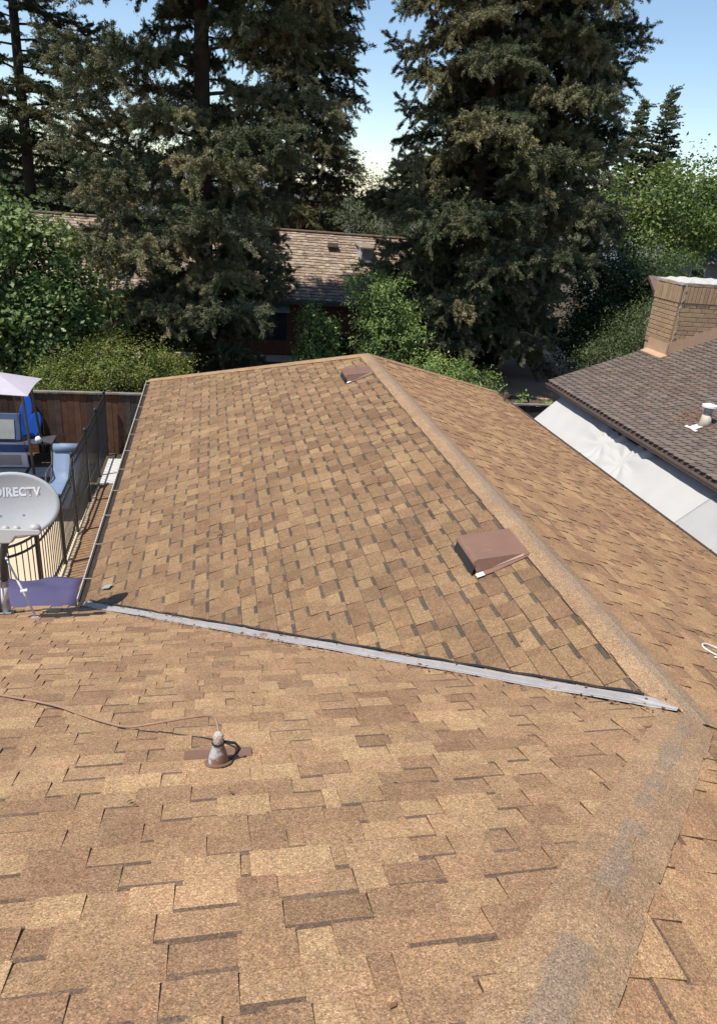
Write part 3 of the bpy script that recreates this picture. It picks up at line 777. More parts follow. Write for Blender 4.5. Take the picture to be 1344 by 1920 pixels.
b = MB(); b.tube([(px_, py_, zb-.02), (px_, py_, zb+.10), (px_, py_, zb+.20)], [.125, .095, .085], 16); b.build('collar', 'cream_paint', vp, smooth=True)
b = MB(); b.tube([(px_, py_, zb+.18), (px_, py_, zb+.36)], .075, 16); b.build('pipe', 'mast_grey', vp, smooth=True)
b = MB(); b.tube([(px_, py_, zb+.35), (px_, py_, zb+.385), (px_, py_, zb+.41)], [.135, .13, .05], 20); b.build('rain_cap', 'white_metal', vp)
# needles on the brown roof
pts = []
for i in range(1500):
    x = rl.gauss(7.2, .9); y = rl.gauss(11.2, 1.4)
    if rl.random() < .25: x = rl.gauss(6.5, .25); y = rl.gauss(8.9, .4)
    if NX+.1 < x < 10 and 5 < y < NY-.05: pts.append((SW_.at((x, y), .017), SW_.n))
litter('needle_litter', pts, 'reddish brown conifer needles strewn over the neighbouring brown roof', 'leaf litter', rl, (.03, .08), ((.20, .085, .04), (.15, .07, .04), (.24, .12, .06)))

# ------------------------------------------------------------------ white sheeting draped from the neighbour's eave
def tarp(name, y0, y1, lift, mat, label, xs=(5.62, 3.98)):
    b = MB(); G = []; nu, nv = 170, 56
    for i in range(nu):
        y = y0+(y1-y0)*i/(nu-1); r = []
        for j in range(nv):
            v = j/(nv-1); x = xs[0]+(xs[1]-xs[0])*v
            zz = 2.36-1.20*v**1.1-.25*v*(1-v)+lift
            for cx, cy, A in ((.18, 10.15, .21), (.22, 9.25, .25)):
                dx, dy = (v-cx)*1.9, (y-cy); rr = math.hypot(dx, dy); th = math.atan2(dx, dy)
                zz += A*math.exp(-rr/.75)*(math.cos(th*9+rr*1.2+.6*math.sin(th*3))*.30*min(1, rr*4)*(.45+.55*abs(math.cos(th-.55)))-.25)
            zz += .006*math.sin(y*3.1+v*4)+.004*math.sin(y*11+v*9)+.010*math.sin(y*1.3)*v
            ye = y-(.45*v**1.5 if y1 > 11 else 0)*(i/(nu-1))
            r.append((x, ye, zz))
        G.append(r)
    b.grid(G); o = b.build(name, mat, smooth=True); m = o.modifiers.new('solid', 'SOLIDIFY'); m.thickness = .004
    return tag(o, label, 'sheeting')
tarp('white_sheeting', 6.75, 12.72, 0, 'tarp_white', 'wide white plastic sheeting pulled into creases under the brown eave')
tarp('grey_sheeting', -1.0, 6.88, .012, 'tarp_grey', 'greyish mesh sheeting overlapping the end of the creased white sheeting')

# ------------------------------------------------------------------ fences
wf = thing('wooden_fence', 'weathered dark brown board fence with cap rail along the back of the yard', 'fence', (-1, 15.05, 0))
rf = random.Random(44); x = -12.
while x < 11.5:
    wd = rf.uniform(.135, .15)
    g = rf.uniform(.5, 1.0); c = rf.choice(((.125, .058, .032), (.10, .052, .034), (.145, .068, .036), (.085, .052, .04)))
    if x > -4.55: c = rf.choice(((.085, .066, .05), (.10, .08, .06), (.07, .055, .044)))
    b = MB(); b.box((x+wd/2, 15.0+rf.uniform(-.006, .006), .74+rf.uniform(-.015, .01)), (wd-.006, .02, 1.46), rotz(rf.uniform(-.01, .01)), tuple(v*g for v in c)); b.build('board', 'fence_wood', wf); x += wd
for px2 in np.arange(-12, 12, 2.4):
    b = MB(); b.box((px2, 15.07, .77), (.09, .09, 1.54), None, (.07, .05, .04)); b.build('post', 'fence_wood', wf)
for zz, th in ((1.30, .08), (.35, .08)):
    b = MB(); b.box((-.25, 15.035, zz), (23.5, .04, th), None, (.08, .055, .042)); b.build('rail', 'fence_wood', wf)
b = MB(); b.box((-.25, 15.01, 1.505), (23.6, .13, .035), None, (.19, .17, .145)); b.build('cap_rail', 'fence_wood', wf)
# pool fence
pf = thing('iron_pool_fence', 'black iron picket fence curving round the pool patio', 'fence', (-4.92, 11, 0))
path = [(-4.90, 14.85), (-4.90, 13.2), (-4.91, 11.5), (-4.93, 10.2), (-4.93, 9.2), (-4.98, 8.3), (-5.12, 7.75), (-5.45, 7.45), (-6.1, 7.3), (-7.4, 7.25), (-9, 7.25)]
pp = bez([(a, b_, 0) for a, b_ in path], 24)
cum = [0]
for i in range(1, len(pp)): cum.append(cum[-1]+(pp[i]-pp[i-1]).length)
def along(s):
    i = min(max(np.searchsorted(cum, s), 1), len(pp)-1); t = (s-cum[i-1])/max(1e-6, cum[i]-cum[i-1]); return pp[i-1].lerp(pp[i], t)
def ftop(s): return 1.50 if s < 4.3 else (1.5-.28*min(1, (s-4.3)/.35))
TOT = cum[-1]; s = .1
while s < TOT-.05:
    q = along(s); b = MB(); b.tube([q+Vector((0, 0, .06)), q+Vector((0, 0, ftop(s)-.01))], .0095, 4); b.build('picket', 'iron', pf); s += .105
for k, sp in enumerate((.02, 1.45, 2.85, 4.3, 5.6, 6.9, 7.5, 9.2)):
    q = along(sp); h = ftop(sp-.001)+.04; b = MB(); b.box(q+Vector((0, 0, h/2)), (.05, .05, h)); po = b.build('post', 'iron', pf)
    b = MB(); b.tube([q+Vector((0, 0, h)), q+Vector((0, 0, h+.02)), q+Vector((0, 0, h+.05)), q+Vector((0, 0, h+.075))], [.018, .036, .036, .008], 10); b.build('finial', 'iron', po)
for lo_, hi_, zz in ((0, 4.3, 1.5), (0, 4.3, 1.34)):
    b = MB(); b.tube([along(s_)+Vector((0, 0, zz)) for s_ in np.linspace(lo_, hi_, 30)], .021, 6); b.build('rail', 'iron', pf)
for dz in (0, -.16, -1.06):
    b = MB(); b.tube([along(s_)+Vector((0, 0, max(.12, ftop(s_)+dz))) for s_ in np.linspace(4.3 if dz > -1 else .02, TOT, 60)], .021, 6); b.build('rail', 'iron', pf)

# ------------------------------------------------------------------ patio things
sw = thing('canopy_swing', 'patio swing with pale lilac canopy and dark blue back in front of the board fence', 'swing', (-7.4, 13.6, 0))
b = MB(); z0 = 2.12
cnr = [(-8.9, 12.35), (-6.0, 12.38), (-6.0, 13.80), (-8.9, 13.80)]; ap = [(-8.2, 13.1), (-6.75, 13.1)]
def edge_pts(a, b_, n=8): return [(a[0]+(b_[0]-a[0])*k/n, a[1]+(b_[1]-a[1])*k/n, z0-.0+.05*math.sin(math.pi*k/n)) for k in range(n+1)]
for a, b_, t0, t1 in ((cnr[0], cnr[1], ap[0], ap[1]), (cnr[1], cnr[2], ap[1], ap[1]), (cnr[2], cnr[3], ap[1], ap[0]), (cnr[3], cnr[0], ap[0], ap[0])):
    E_ = edge_pts(a, b_); T_ = [(t0[0]+(t1[0]-t0[0])*k/8, t0[1]+(t1[1]-t0[1])*k/8, z0+.30) for k in range(9)]
    b.grid([E_, T_])
o = b.build('canopy', 'swing_canopy', sw); m = o.modifiers.new('solid', 'SOLIDIFY'); m.thickness = .012
for x in (-6.22, -8.7):
    for (yb, yt) in ((13.42, 12.75), (14.55, 13.5)):
        b = MB(); b.tube([(x-.06, yb, 0), (x+.03, yt, 2.14)], .028, 8); b.build('leg', 'dark_metal', sw)
b = MB(); b.tube([(-8.7, 13.12, 2.12), (-6.2, 13.12, 2.12)], .028, 8); b.build('top_bar', 'dark_metal', sw)
b = MB(); b.box((-7.55, 14.42, .82), (1.7, .10, .62), rotx(-.22)); bk_ = b.build('backrest', 'blue_fabric', sw, bevel=.02)
b = MB(); b.box((-7.45, 14.355, .78), (1.25, .03, .44), rotx(-.22)); b.build('back_panel', 'mesh_grey', bk_)
b = MB(); b.box((-7.4, 14.05, .43), (1.8, .62, .10)); b.build('seat', 'blue_fabric', sw, bevel=.02)
b = MB(); b.box((-7.38, 13.72, .28), (1.85, .05, .36), rotx(.18)); ap_ = b.build('seat_apron', 'lilac', sw, bevel=.008)
b = MB(); b.box((-7.4, 13.69, .285), (1.62, .025, .25), rotx(.18)); b.build('apron_panel', 'mesh_grey', ap_)
for x in (-6.5, -8.35):
    for y_ in (13.85, 14.3):
        b = MB(); b.tube([(x, y_, .42), (x+.02, 13.12, 2.12)], .008, 6); b.build('hanger', 'dark_metal', sw)
# lounger
lg = thing('patio_lounger', 'slate blue reclining lounger with head roll behind the iron fence', 'lounger', (-5.38, 12.2, 0))
b = MB(); b.grid([[(-5.66, y_, z_), (-5.12, y_, z_)] for y_, z_ in ((12.72, .98), (12.60, .80), (12.42, .50), (12.30, .36), (12.0, .36), (11.6, .42), (11.2, .34), (10.95, .28))]); o = b.build('sling', 'lounger_blue', lg, smooth=True); m = o.modifiers.new('solid', 'SOLIDIFY'); m.thickness = .05
b = MB(); b.tube([(-5.66, 12.63, .97), (-5.12, 12.63, .97)], .085, 14); b.build('head_roll', 'lounger_blue', lg, smooth=True)
for x in (-5.70, -5.08):
    b = MB(); b.tube(bez([(x, 12.75, .98), (x, 12.42, .46), (x, 12.2, .34), (x, 11.0, .30)], 5), .02, 8); b.build('side_rail', 'dark_metal', lg)
    b = MB(); b.tube(bez([(x, 12.5, .62), (x-.02, 12.15, .62), (x-.02, 11.95, .52), (x-.02, 11.9, .0)], 5), .02, 8); b.build('leg', 'dark_metal', lg)
    b = MB(); b.tube([(x, 12.45, .48), (x, 12.75, .0)], .02, 8); b.build('leg', 'dark_metal', lg)
# blue floats leaning on the fence
for (x, tl, ln, la, seed) in ((-6.46, .16, .98, 'tall blue bodyboard leaning against the board fence behind the swing', 1), (-6.28, .30, .62, 'shorter blue bodyboard half hidden beside the tall one', 2)):
    b = MB(); out = []
    for k in range(20):
        t = 2*math.pi*k/20; out.append(Vector((.17*math.cos(t)*(1 if math.sin(t) < 0 else .85), 0, ln/2*math.sin(t)+ln/2)))
    Rm = Matrix.Rotation(tl, 3, 'Y') @ Matrix.Rotation(-.20, 3, 'X'); base = Vector((x-.28, 14.72-.05*seed, .50))
    b.prism([base+Rm @ q for q in out], Rm @ Vector((0, .07, 0))); tag(b.build('bodyboard', 'float_blue', bevel=.02), la, 'bodyboard')
tb = thing('patio_table', 'small dark metal table holding the blue boards beside the swing', 'table', (-6.35, 14.5, 0))
b = MB(); b.box((-6.40, 14.52, .48), (.75, .60, .03)); b.build('table_top', 'dark_metal', tb, bevel=.006)
for x, y in ((-6.73, 14.26), (-6.07, 14.26), (-6.73, 14.78), (-6.07, 14.78)):
    b = MB(); b.tube([(x, y, 0), (x, y, .47)], .018, 6); b.build('leg', 'dark_metal', tb)
b = MB(); c0 = Vector((-6.30, 14.22, .60)); b.tube([c0-Vector((0, 0, .10)), c0-Vector((0, 0, .05)), c0, c0+Vector((0, 0, .05)), c0+Vector((0, 0, .075))], [.03, .07, .08, .06, .01], 12); tag(b.build('lantern_globe', 'white_plastic', smooth=True), 'small white globe on the edge of the dark patio table', 'globe')
b = MB(); b.box((-3.93, 14.2, .55), (.05, .14, 1.35), Matrix.Rotation(.10, 3, 'Y') @ Matrix.Rotation(-.18, 3, 'X'), (.55, .52, .47)); tag(b.build('leaning_board', 'fence_wood'), 'pale plank leaning against the fence by the gutter', 'plank')

# ------------------------------------------------------------------ house beyond the back fence
bh = thing('shake_roofed_house', 'dark red house with weathered tan shake roof behind the redwoods', 'house', (0, 29, 0))
BY, BZ, BP = 26.5, 2.30, .66
SH = Slope((0, BY), (0, -1), BZ, .0)
BR = 30.0; BP = (4.62-BZ)/(BR-BY)
SH = Slope((0, BY), (0, -1), BZ, BP); SK = Slope((0, 33.5), (0, 1), BZ, BP)
b = MB(); slab(b, SH, [(-13, BY), (10, BY), (10, BR), (-13, BR)]); slab(b, SK, [(-13, 33.5), (10, 33.5), (10, BR), (-13, BR)])
broof = b.build('roof', 'deck', bh)
def pick_shake(rng, kind, k):
    g = rng.uniform(.75, 1.2); c = rng.choice(((.33, .25, .185), (.29, .215, .155), (.36, .29, .225), (.25, .18, .13)))
    c = tuple(v*g for v in c); return rng.uniform(.12, .26), rng.uniform(.018, .034), (c, c), 0.
pc = lay(SH, [[(-13, BY-.04), (10, BY-.04), (10, BR), (-13, BR)]], .175, pick_shake, random.Random(17), -(BR-BY), .04, -13, 13.2, jit=.02, base_h=.002)
def shown(p_):
    q = px_of(tuple(p_[3])); return 515 < q[0] < 690 and 430 < q[1] < 580
vis = [p_ for p_ in pc if shown(p_)]; oth = [p_ for p_ in pc if not shown(p_)]
for p_ in vis[:300]:
    b = MB(); emit(b, p_); b.build('shake', 'shake', broof)
rest = MB()
for p_ in oth+vis[300:]: emit(rest, p_)
tag(rest.build('shake_field', 'shake', broof), kind='stuff')
b = MB()
for i in range(75): b.box((-12.8+i*.3, BR, 4.66), (.28, .22, .05), None, (.27*(.8+.4*rf.random()), .2, .15))
b.build('ridge_row', 'shake', broof)
b = MB(); wallrun(b, [(-12.5, 27.2), (9.5, 27.2), (9.5, 32.8), (-12.5, 32.8), (-12.5, 27.2)], 0, 2.45); b.build('wall', 'red_wall', bh)
b = MB(); b.box((-1.5, BY-.05, BZ-.10), (23, .06, .15)); b.build('fascia', 'fascia_brown', bh)
b = MB(); b.box((-1.5, BY-.12, BZ-.05), (23, .10, .09)); b.build('gutter', 'dark_metal', bh)
for (x0, x1, z0_, z1_) in ((-.75, .62, .55, 1.75), (-6.0, -4.6, .8, 1.75), (6.1, 7.3, .8, 1.75)):
    b = MB(); b.box(((x0+x1)/2, 27.115, (z0_+z1_)/2), (x1-x0, .03, z1_-z0_)); wn = b.build('window', 'red_trim', bh)
    for k in range(2):
        xa = x0+.05+(x1-x0-.05)/2*k; b = MB(); b.box((xa+(x1-x0-.15)/4, 27.095, (z0_+z1_)/2), ((x1-x0-.15)/2, .02, z1_-z0_-.1)); b.build('pane', 'glass', wn)
b = MB(); b.prism([(-1.05, 27.1, 2.22), (.62, 27.1, 2.22), (.62, 26.55, 1.80), (-1.05, 26.55, 1.80)], (0, 0, -.03)); b.build('awning', 'awning', bh)
b = MB(); b.box((2.55, 29.1, 4.14+.10), (.42, .30, .16), None, (.22, .14, .10)); b.build('roof_vent', 'shake', bh)
# cross gable on the right with a pale wall
b = MB(); b.prism([(3.62, 28.3, 3.2), (4.15, 28.3, 3.2), (4.15, 28.3, 4.2), (3.62, 28.3, 4.2)], (0, 1.9, 0)); g_ = b.build('pale_dormer', 'grey_wall', bh)
b = MB(); b.box((3.60, 28.27, 3.8), (.09, .09, 1.05)); b.build('corner_trim', 'white_trim', g_)
b = MB(); b.prism([(3.55, 28.2, 4.22), (4.22, 28.2, 4.22), (4.22, 30.3, 4.36), (3.55, 30.3, 4.36)], (0, 0, .06)); b.build('dormer_roof', 'shake_plain', g_)
# bags by the path, block hedge
for k, (x, y, s_, mt) in enumerate(((-2.05, 27.0, .22, 'white_plastic'), (-1.75, 26.95, .17, 'awning'), (-1.50, 27.0, .2, 'lilac'))):
    b = MB(); R_ = []
    for j in range(7):
        t = j/6*math.pi; R_.append([(x+s_*math.sin(t)*math.cos(a)*(1+.2*math.sin(3*a+k)), y+s_*.7*math.sin(t)*math.sin(a), max(0.012, s_*.75-s_*.75*math.cos(t)*(1+.1*math.sin(5*a)))) for a in np.linspace(0, 6.2832, 13)])
    b.grid(R_); tag(b.build('filled_bag', mt, smooth=True), ('white plastic bag on the path by the red house', 'greenish bag in the middle of three on the path', 'pale lilac bag at the end of the row on the path')[k], 'bag', 'bags on the path')
# far houses on the right
def far_house(name, label, x, y, w_, d_, hw, hr, wall, roofm, rotation, wins):
    t = thing(name, label, 'house', (x, y, 0)); Rz = rotz(rotation)
    def P(a, b_, c): return Vector((x, y, 0))+Rz @ Vector((a, b_, c))
    b = MB(); b.box(P(0, 0, hw/2), (w_, d_, hw), Rz); b.build('wall', wall, t)
    b = MB(); e_ = .4
    b.prism([P(-w_/2-e_, -d_/2-e_, hw), P(w_/2+e_, -d_/2-e_, hw), P(w_/2+e_, 0, hr), P(-w_/2-e_, 0, hr)], (0, 0, .12)); b.prism([P(w_/2+e_, d_/2+e_, hw), P(-w_/2-e_, d_/2+e_, hw), P(-w_/2-e_, 0, hr+.002), P(w_/2+e_, 0, hr+.002)], (0, 0, .12)); b.build('roof', roofm, t)
    for s_ in (-1, 1):
        b = MB(); b.prism([P(s_*w_/2*.99, -d_/2, hw), P(s_*w_/2*.99, d_/2, hw), P(s_*w_/2*.99, 0, hr-.05)], Rz @ Vector((.05*s_, 0, 0))); b.build('gable', wall, t)
    for a, c, ww, hh in wins:
        b = MB(); b.box(P(a, -d_/2-.03, c), (ww, .06, hh), Rz); wn = b.build('window', 'white_trim', t)
        b = MB(); b.box(P(a, -d_/2-.05, c), (ww-.2, .06, hh-.2), Rz); b.build('pane', 'glass', wn)
far_house('grey_house', 'distant grey house with slate coloured roof under the yellow green maple', 29.5, 47, 9, 7, 3.7, 6.0, 'grey_wall', 'grey_roof', -.12, ((-2.6, 2.8, 1.1, 1.3), (.6, 2.8, 1.1, 1.3)))
far_house('brown_roofed_shed', 'small shed with plain brown roof between the oleander and the chimney', 16.0, 23.6, 3.2, 3.4, 3.0, 4.15, 'stucco', 'fascia_brown', -.15, ())
far_house('far_white_house', 'pale house glimpsed far behind the redwoods', -4.5, 52, 12, 8, 4.2, 6.6, 'white_trim', 'grey_roof', .05, ((-2, 2.4, 1.3, 1.3), (2, 2.4, 1.3, 1.3)))

# ------------------------------------------------------------------ trees
def trunk_mb(b, base, top, r0, r1, rng, n=10, seg=10, flare=1.5):
    base = Vector(base); top = Vector(top); P, R = [], []
    for i in range(seg+1):
        t = i/seg; P.append(base.lerp(top, t)+Vector((rng.uniform(-1, 1), rng.uniform(-1, 1), 0))*r0*.18*(0 if i in (0,) else 1)); R.append((r0+(r1-r0)*t)*(1+(flare-1)*max(0, 1-t*seg/1.5)))
    b.tube(P, R, n)
def limb_mesh(seed, L=4.2, nsec=18, nter=9, nneed=165, needle=(.100, .0205), droop=.62, basecol=(.062, .080, .039), tipcol=(.265, .235, .142)):
    """one redwood limb along +X: drooping sprays of fine needles plus its wood; shared by many branches"""
    rng = np.random.default_rng(seed); wood = MB(); Cs, As, Ks = [], [], []
    s0, dr, wob = rng.uniform(.05, .22), rng.uniform(.30, .45)*droop, rng.uniform(-.2, .2)
    def pt(u): u = np.asarray(u, float)[..., None]; return np.array([1., 0, 0])*L*u+np.array([0, 1., 0])*L*wob*u*u+np.array([0, 0, 1.])*L*(s0*u-dr*u*u+.25*dr*u**4)
    us = np.linspace(0, 1, 8); wood.tube([tuple(q) for q in pt(us)], [.055*(1-u)+.008 for u in us], 5, caps=False)
    for i in range(nsec):
        u = .16+.84*(i+rng.random()*.8)/nsec; B = pt(u); T = unit(pt(min(u+.02, 1.02))-B); sg = 1 if i % 2 else -1
        sl = rng.uniform(.65, 1.25)*(.55+1.0*math.sin(min(u, 1)*2.5))
        d2 = unit(T*rng.uniform(.45, 1.1)+np.array([0, sg*rng.uniform(.45, 1.), 0])+np.array([0, 0, rng.uniform(-.25, .40)]))
        vs_ = np.linspace(0, 1, 4); P2 = [B+d2*sl*v+np.array([0, 0, -.38*droop*sl*v*v]) for v in vs_]
        wood.tube([tuple(q) for q in P2], [.016, .012, .008, .004], 4, caps=False)
        tone = rng.normal(0, .20)
        for j in range(nter):
            v = (j+rng.random())/nter; b0 = B+d2*sl*v+np.array([0, 0, -.38*droop*sl*v*v])
            td = unit(d2*rng.uniform(.3, 1.2)+np.array([rng.normal(0, .7), rng.normal(0, .7), rng.uniform(-.75, .75) if droop > .5 else rng.uniform(-.2, .3)])); tl = rng.uniform(.28, .62)
            w_ = rng.uniform(0, 1, nneed)
            C = b0+td*(tl*w_)[:, None]+np.array([0, 0, -.30*droop])*(tl*w_*w_)[:, None]+rng.normal(0, .035, (nneed, 3))
            A = unit(td*.8+rng.normal(0, .6, (nneed, 3))+np.array([0, 0, -.35*droop]))
            Cs.append(C); As.append(A); Ks.append(np.clip(.10+.42*w_+tone+.22*(v-.5)+rng.normal(0, .14, nneed), 0, 1))
    C = np.concatenate(Cs); A = np.concatenate(As); K = np.concatenate(Ks)[:, None]; S = perp(A, rng)
    col = np.array(basecol)*(1+rng.normal(0, .16, (len(C), 1)))*(1-K)+np.array(tipcol)*K*(1+rng.normal(0, .14, (len(C), 1)))
    o = leaf_object('limb_source', C, A, S, needle[0]*rng.uniform(.6, 1.3, len(C)), needle[1]*rng.uniform(.7, 1.4, len(C)), col, 'needle')
    me = o.data; bpy.data.objects.remove(o)
    # add the wood as a second material
    nv, nl_, np_ = len(me.vertices), len(me.loops), len(me.polygons); V = np.array(wood.v, np.float32); F = np.array(wood.f, np.int32)
    me.vertices.add(len(V)); co = np.empty((nv+len(V))*3, np.float32); me.vertices.foreach_get('co', co); co[nv*3:] = V.ravel(); me.vertices.foreach_set('co', co)
    me.loops.add(F.size); vi = np.empty(nl_+F.size, np.int32); me.loops.foreach_get('vertex_index', vi); vi[nl_:] = (F+nv).ravel(); me.loops.foreach_set('vertex_index', vi)
    me.polygons.add(len(F)); ls = np.empty(np_+len(F), np.int32); me.polygons.foreach_get('loop_start', ls); ls[np_:] = nl_+4*np.arange(len(F)); me.polygons.foreach_set('loop_start', ls)
    mi = np.zeros(np_+len(F), np.int32); mi[np_:] = 1; me.materials.append(MATS['bark']); me.polygons.foreach_set('material_index', mi)
    me.update(calc_edges=True); return me
LIMBS = {}
def limbs(kind):
    if kind not in LIMBS:
        if kind == 'redwood': LIMBS[kind] = [limb_mesh(500+i) for i in range(7)]
        elif kind == 'layered': LIMBS[kind] = [limb_mesh(520+i, 4.6, 15, 7, 60, (.15, .032), .30, (.050, .060, .028), (.13, .125, .055)) for i in range(4)]
        else: LIMBS[kind] = [limb_mesh(540+i, 3.0, 10, 5, 26, (.34, .10), .1, (.060, .082, .042), (.13, .14, .07)) for i in range(3)]
    return LIMBS[kind]
def redwood(name, label, x, y, H, rmax, z_lo, seed, nl=130, r0=.30, kind='redwood', shade=1., taper=.5, squash=None, gap=None, z_hi=None, foot=.8):
    pr_ = random.Random(seed); t = thing(name, label, 'tree', (x, y, 0))
    b = MB(); trunk_mb(b, (x, y, -.05), (x, y, H), r0, .03, pr_, 12, 14); b.build('trunk', 'bark', t)
    L0 = 4.2 if kind == 'redwood' else (4.6 if kind == 'layered' else 3.0); M_ = limbs(kind); crown = None
    for i in range(nl):
        f = (i+.5)/nl; z = z_lo+(H-z_lo)*f**1.05; az = i*2.39996+pr_.uniform(-.45, .45)
        prof = (min(1., (1-f)/(1-taper)+.05) if f > taper else 1.)*(foot+(1-foot)*min(1, f*7))
        L = rmax*prof*pr_.uniform(.70, 1.08)
        if squash: L *= squash(az, z)
        if gap and gap(az, z): continue
        o = bpy.data.objects.new('crown' if crown is None else 'branch', pr_.choice(M_))
        sc = L/L0; bl = max(.55, sc**.6)
        o.matrix_world = Matrix.Identity(4)
        Mw = Matrix.Translation((x, y, z)) @ Matrix.Rotation(az, 4, 'Z') @ Matrix.Rotation(pr_.uniform(-.16, .14)-.25*max(0, f-.6), 4, 'Y') @ Matrix.Rotation(pr_.uniform(-.25, .25), 4, 'X') @ Matrix.Diagonal((sc, bl*pr_.uniform(.85, 1.15)*pr_.choice((-1, 1)), bl, 1))
        COL.objects.link(o); o.parent = t if crown is None else crown
        o.matrix_parent_inverse = Matrix.Translation((-x, -y, 0)) if crown is None else crown_inv
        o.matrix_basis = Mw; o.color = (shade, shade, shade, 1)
        if crown is None: crown = o; crown_inv = Mw.inverted()
    return t
def leafy(name, label, cat, x, y, blobs, n, size, cols, seed, stems=None, clump=.28, per=45, group=None, mat='leaf', drop=.0, bark='bark', asp=.45, up=.55, crown='crown', trunk='trunk', shell=.45):
    rng = np.random.default_rng(seed); pr_ = random.Random(seed); t = thing(name, label, cat, (x, y, 0), group)
    ncl = max(8, n//per); vol = np.array([b_[1][0]*b_[1][1]*b_[1][2] for b_ in blobs])**.67; which = rng.choice(len(blobs), ncl, p=vol/vol.sum())
    c0 = np.array([b_[0] for b_ in blobs], float)[which]; rr = np.array([b_[1] for b_ in blobs], float)[which]
    dirs = unit(rng.normal(size=(ncl, 3))); rad_ = rng.uniform(shell, 1.06, ncl)**.6
    cc = c0+dirs*rr*rad_[:, None]; cc[:, 2] = np.maximum(cc[:, 2], .08)
    size_c = clump*rng.uniform(.55, 1.4, ncl); tone = rng.normal(0, 1, ncl)
    idx = np.repeat(np.arange(ncl), per); off = rng.normal(0, 1, (len(idx), 3))*size_c[idx][:, None]*np.array([1, 1, .7])
    C = cc[idx]+off; C[:, 2] = np.maximum(C[:, 2], .03)
    nrm = unit(dirs[idx]*.55+np.array([0, 0, up])+rng.normal(0, .5, C.shape))
    A = unit(np.cross(nrm, rng.normal(size=C.shape))+np.array([0, 0, -drop])+dirs[idx]*.2); S = unit(np.cross(A, nrm))
    cols = np.array(cols); k = np.clip(.5+.28*tone[idx]+rng.normal(0, .22, len(idx)), 0, .999)*(len(cols)-1); i0 = k.astype(int); fr = (k-i0)[:, None]
    col = (cols[i0]*(1-fr)+cols[np.minimum(i0+1, len(cols)-1)]*fr)*(1+rng.normal(0, .10, (len(idx), 1)))
    ln = size*rng.uniform(.65, 1.35, len(idx))
    b = MB()
    top = max(blobs, key=lambda q: q[0][2])
    for k_ in range(stems or 1):
        a = k_*2.4+seed; bx = x+(.12*math.cos(a) if (stems or 1) > 1 else 0); by = y+(.12*math.sin(a) if (stems or 1) > 1 else 0)
        tgt = blobs[k_ % len(blobs)][0]; r0 = .035+.018*top[0][2]
        mid = ((bx*2+tgt[0])/3+.1*math.cos(a), (by*2+tgt[1])/3+.1*math.sin(a), tgt[2]*.5)
        b.tube(bez([(bx, by, -.03), mid, tgt], 5), [r0*(1-.075*i) for i in range(11)], 7)
    sel = rng.choice(ncl, min(ncl, 46), replace=False)
    for i in sel:
        bl = c0[i]; q = cc[i]; st = (bl[0]*.6+x*.4, bl[1]*.6+y*.4, max(.1, bl[2]-rr[i][2]*.5)); mid = tuple((np.array(st)+q)/2+rng.normal(0, .08, 3)); b.tube([st, mid, tuple(q)], [.03, .018, .006], 5, caps=False)
    b.build(trunk, bark, t)
    leaf_object(crown, C, A, S, ln, ln*asp, col, mat, t, bend=.12)
    return t
# redwoods behind the fence
redwood('redwood_tree', 'big redwood with bare straight trunk between the fig tree and the lit shake roof', -2.62, 23.0, 26, 4.1, .9, 101, nl=185, r0=.34, squash=lambda az, z: (.50 if math.sin(az) > .15 and z > 6.5 else 1.)*(.66 if math.cos(az) > .35 and z < 7.5 else 1.), gap=lambda az, z: (math.cos(az+1.45) > .80 and 8.2 < z < 10.4))
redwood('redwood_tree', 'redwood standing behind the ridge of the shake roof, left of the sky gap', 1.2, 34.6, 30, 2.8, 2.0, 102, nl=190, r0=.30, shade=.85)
redwood('redwood_tree', 'broad dark redwood to the right of the sky gap, behind the peach tree', 7.0, 24.6, 27, 4.2, 1.1, 103, nl=190, r0=.36, squash=lambda az, z: .78 if math.cos(az) < -.3 and z < 6 else (.72 if math.cos(az) < -.3 and z > 7.5 else 1.))
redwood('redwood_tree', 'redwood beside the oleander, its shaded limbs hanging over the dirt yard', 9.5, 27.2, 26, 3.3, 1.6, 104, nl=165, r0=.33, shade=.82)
redwood('layered_conifer_tree', 'open conifer with dark horizontal tiers behind the leafy fig tree', -10.3, 35, 26, 3.6, 2.5, 105, nl=125, r0=.30, kind='layered')
redwood('slender_conifer_tree', 'taller of two distant slender conifers above the maple', 42.0, 72, 17.6, 3.7, 3, 106, nl=110, r0=.3, kind='far', taper=.1)
redwood('slender_conifer_tree', 'shorter of two distant slender conifers above the maple', 39.2, 72, 16.4, 3.4, 3, 107, nl=100, r0=.3, kind='far', taper=.1)
GF = [(.05, .082, .025), (.09, .14, .042), (.15, .21, .065), (.24, .29, .11)]
leafy('fig_tree', 'bushy fig tree with big bright green leaves behind the swing', 'tree', -7.9, 19.6, [((-8.6, 19.6, 3.0), (1.9, 1.6, 2.2)), ((-7.2, 19.4, 3.6), (1.2, 1.3, 1.9)), ((-6.7, 19.2, 2.2), (1.3, 1.2, 1.6)), ((-8.2, 19.8, 4.6), (1.3, 1.2, 1.0)), ((-9.6, 19.5, 2.2), (1.5, 1.3, 1.8)), ((-5.9, 19.6, 3.0), (.75, .8, 1.0))], 29000, .15, GF, 201, 5, .30, 130, bark='bark_light', asp=.6)
leafy('citrus_bush', 'rounded citrus bush spilling over the top of the board fence', 'bush', -4.75, 17.3, [((-4.9, 17.2, 1.35), (1.9, 1.1, 1.15)), ((-3.7, 17.3, 1.1), (1.15, 1.0, .95)), ((-6.1, 17.1, 1.1), (1.0, .9, .9))], 30000, .06, [(.05, .075, .014), (.10, .135, .024), (.17, .195, .04), (.27, .27, .07)], 202, 4, .17, 110, asp=.5)
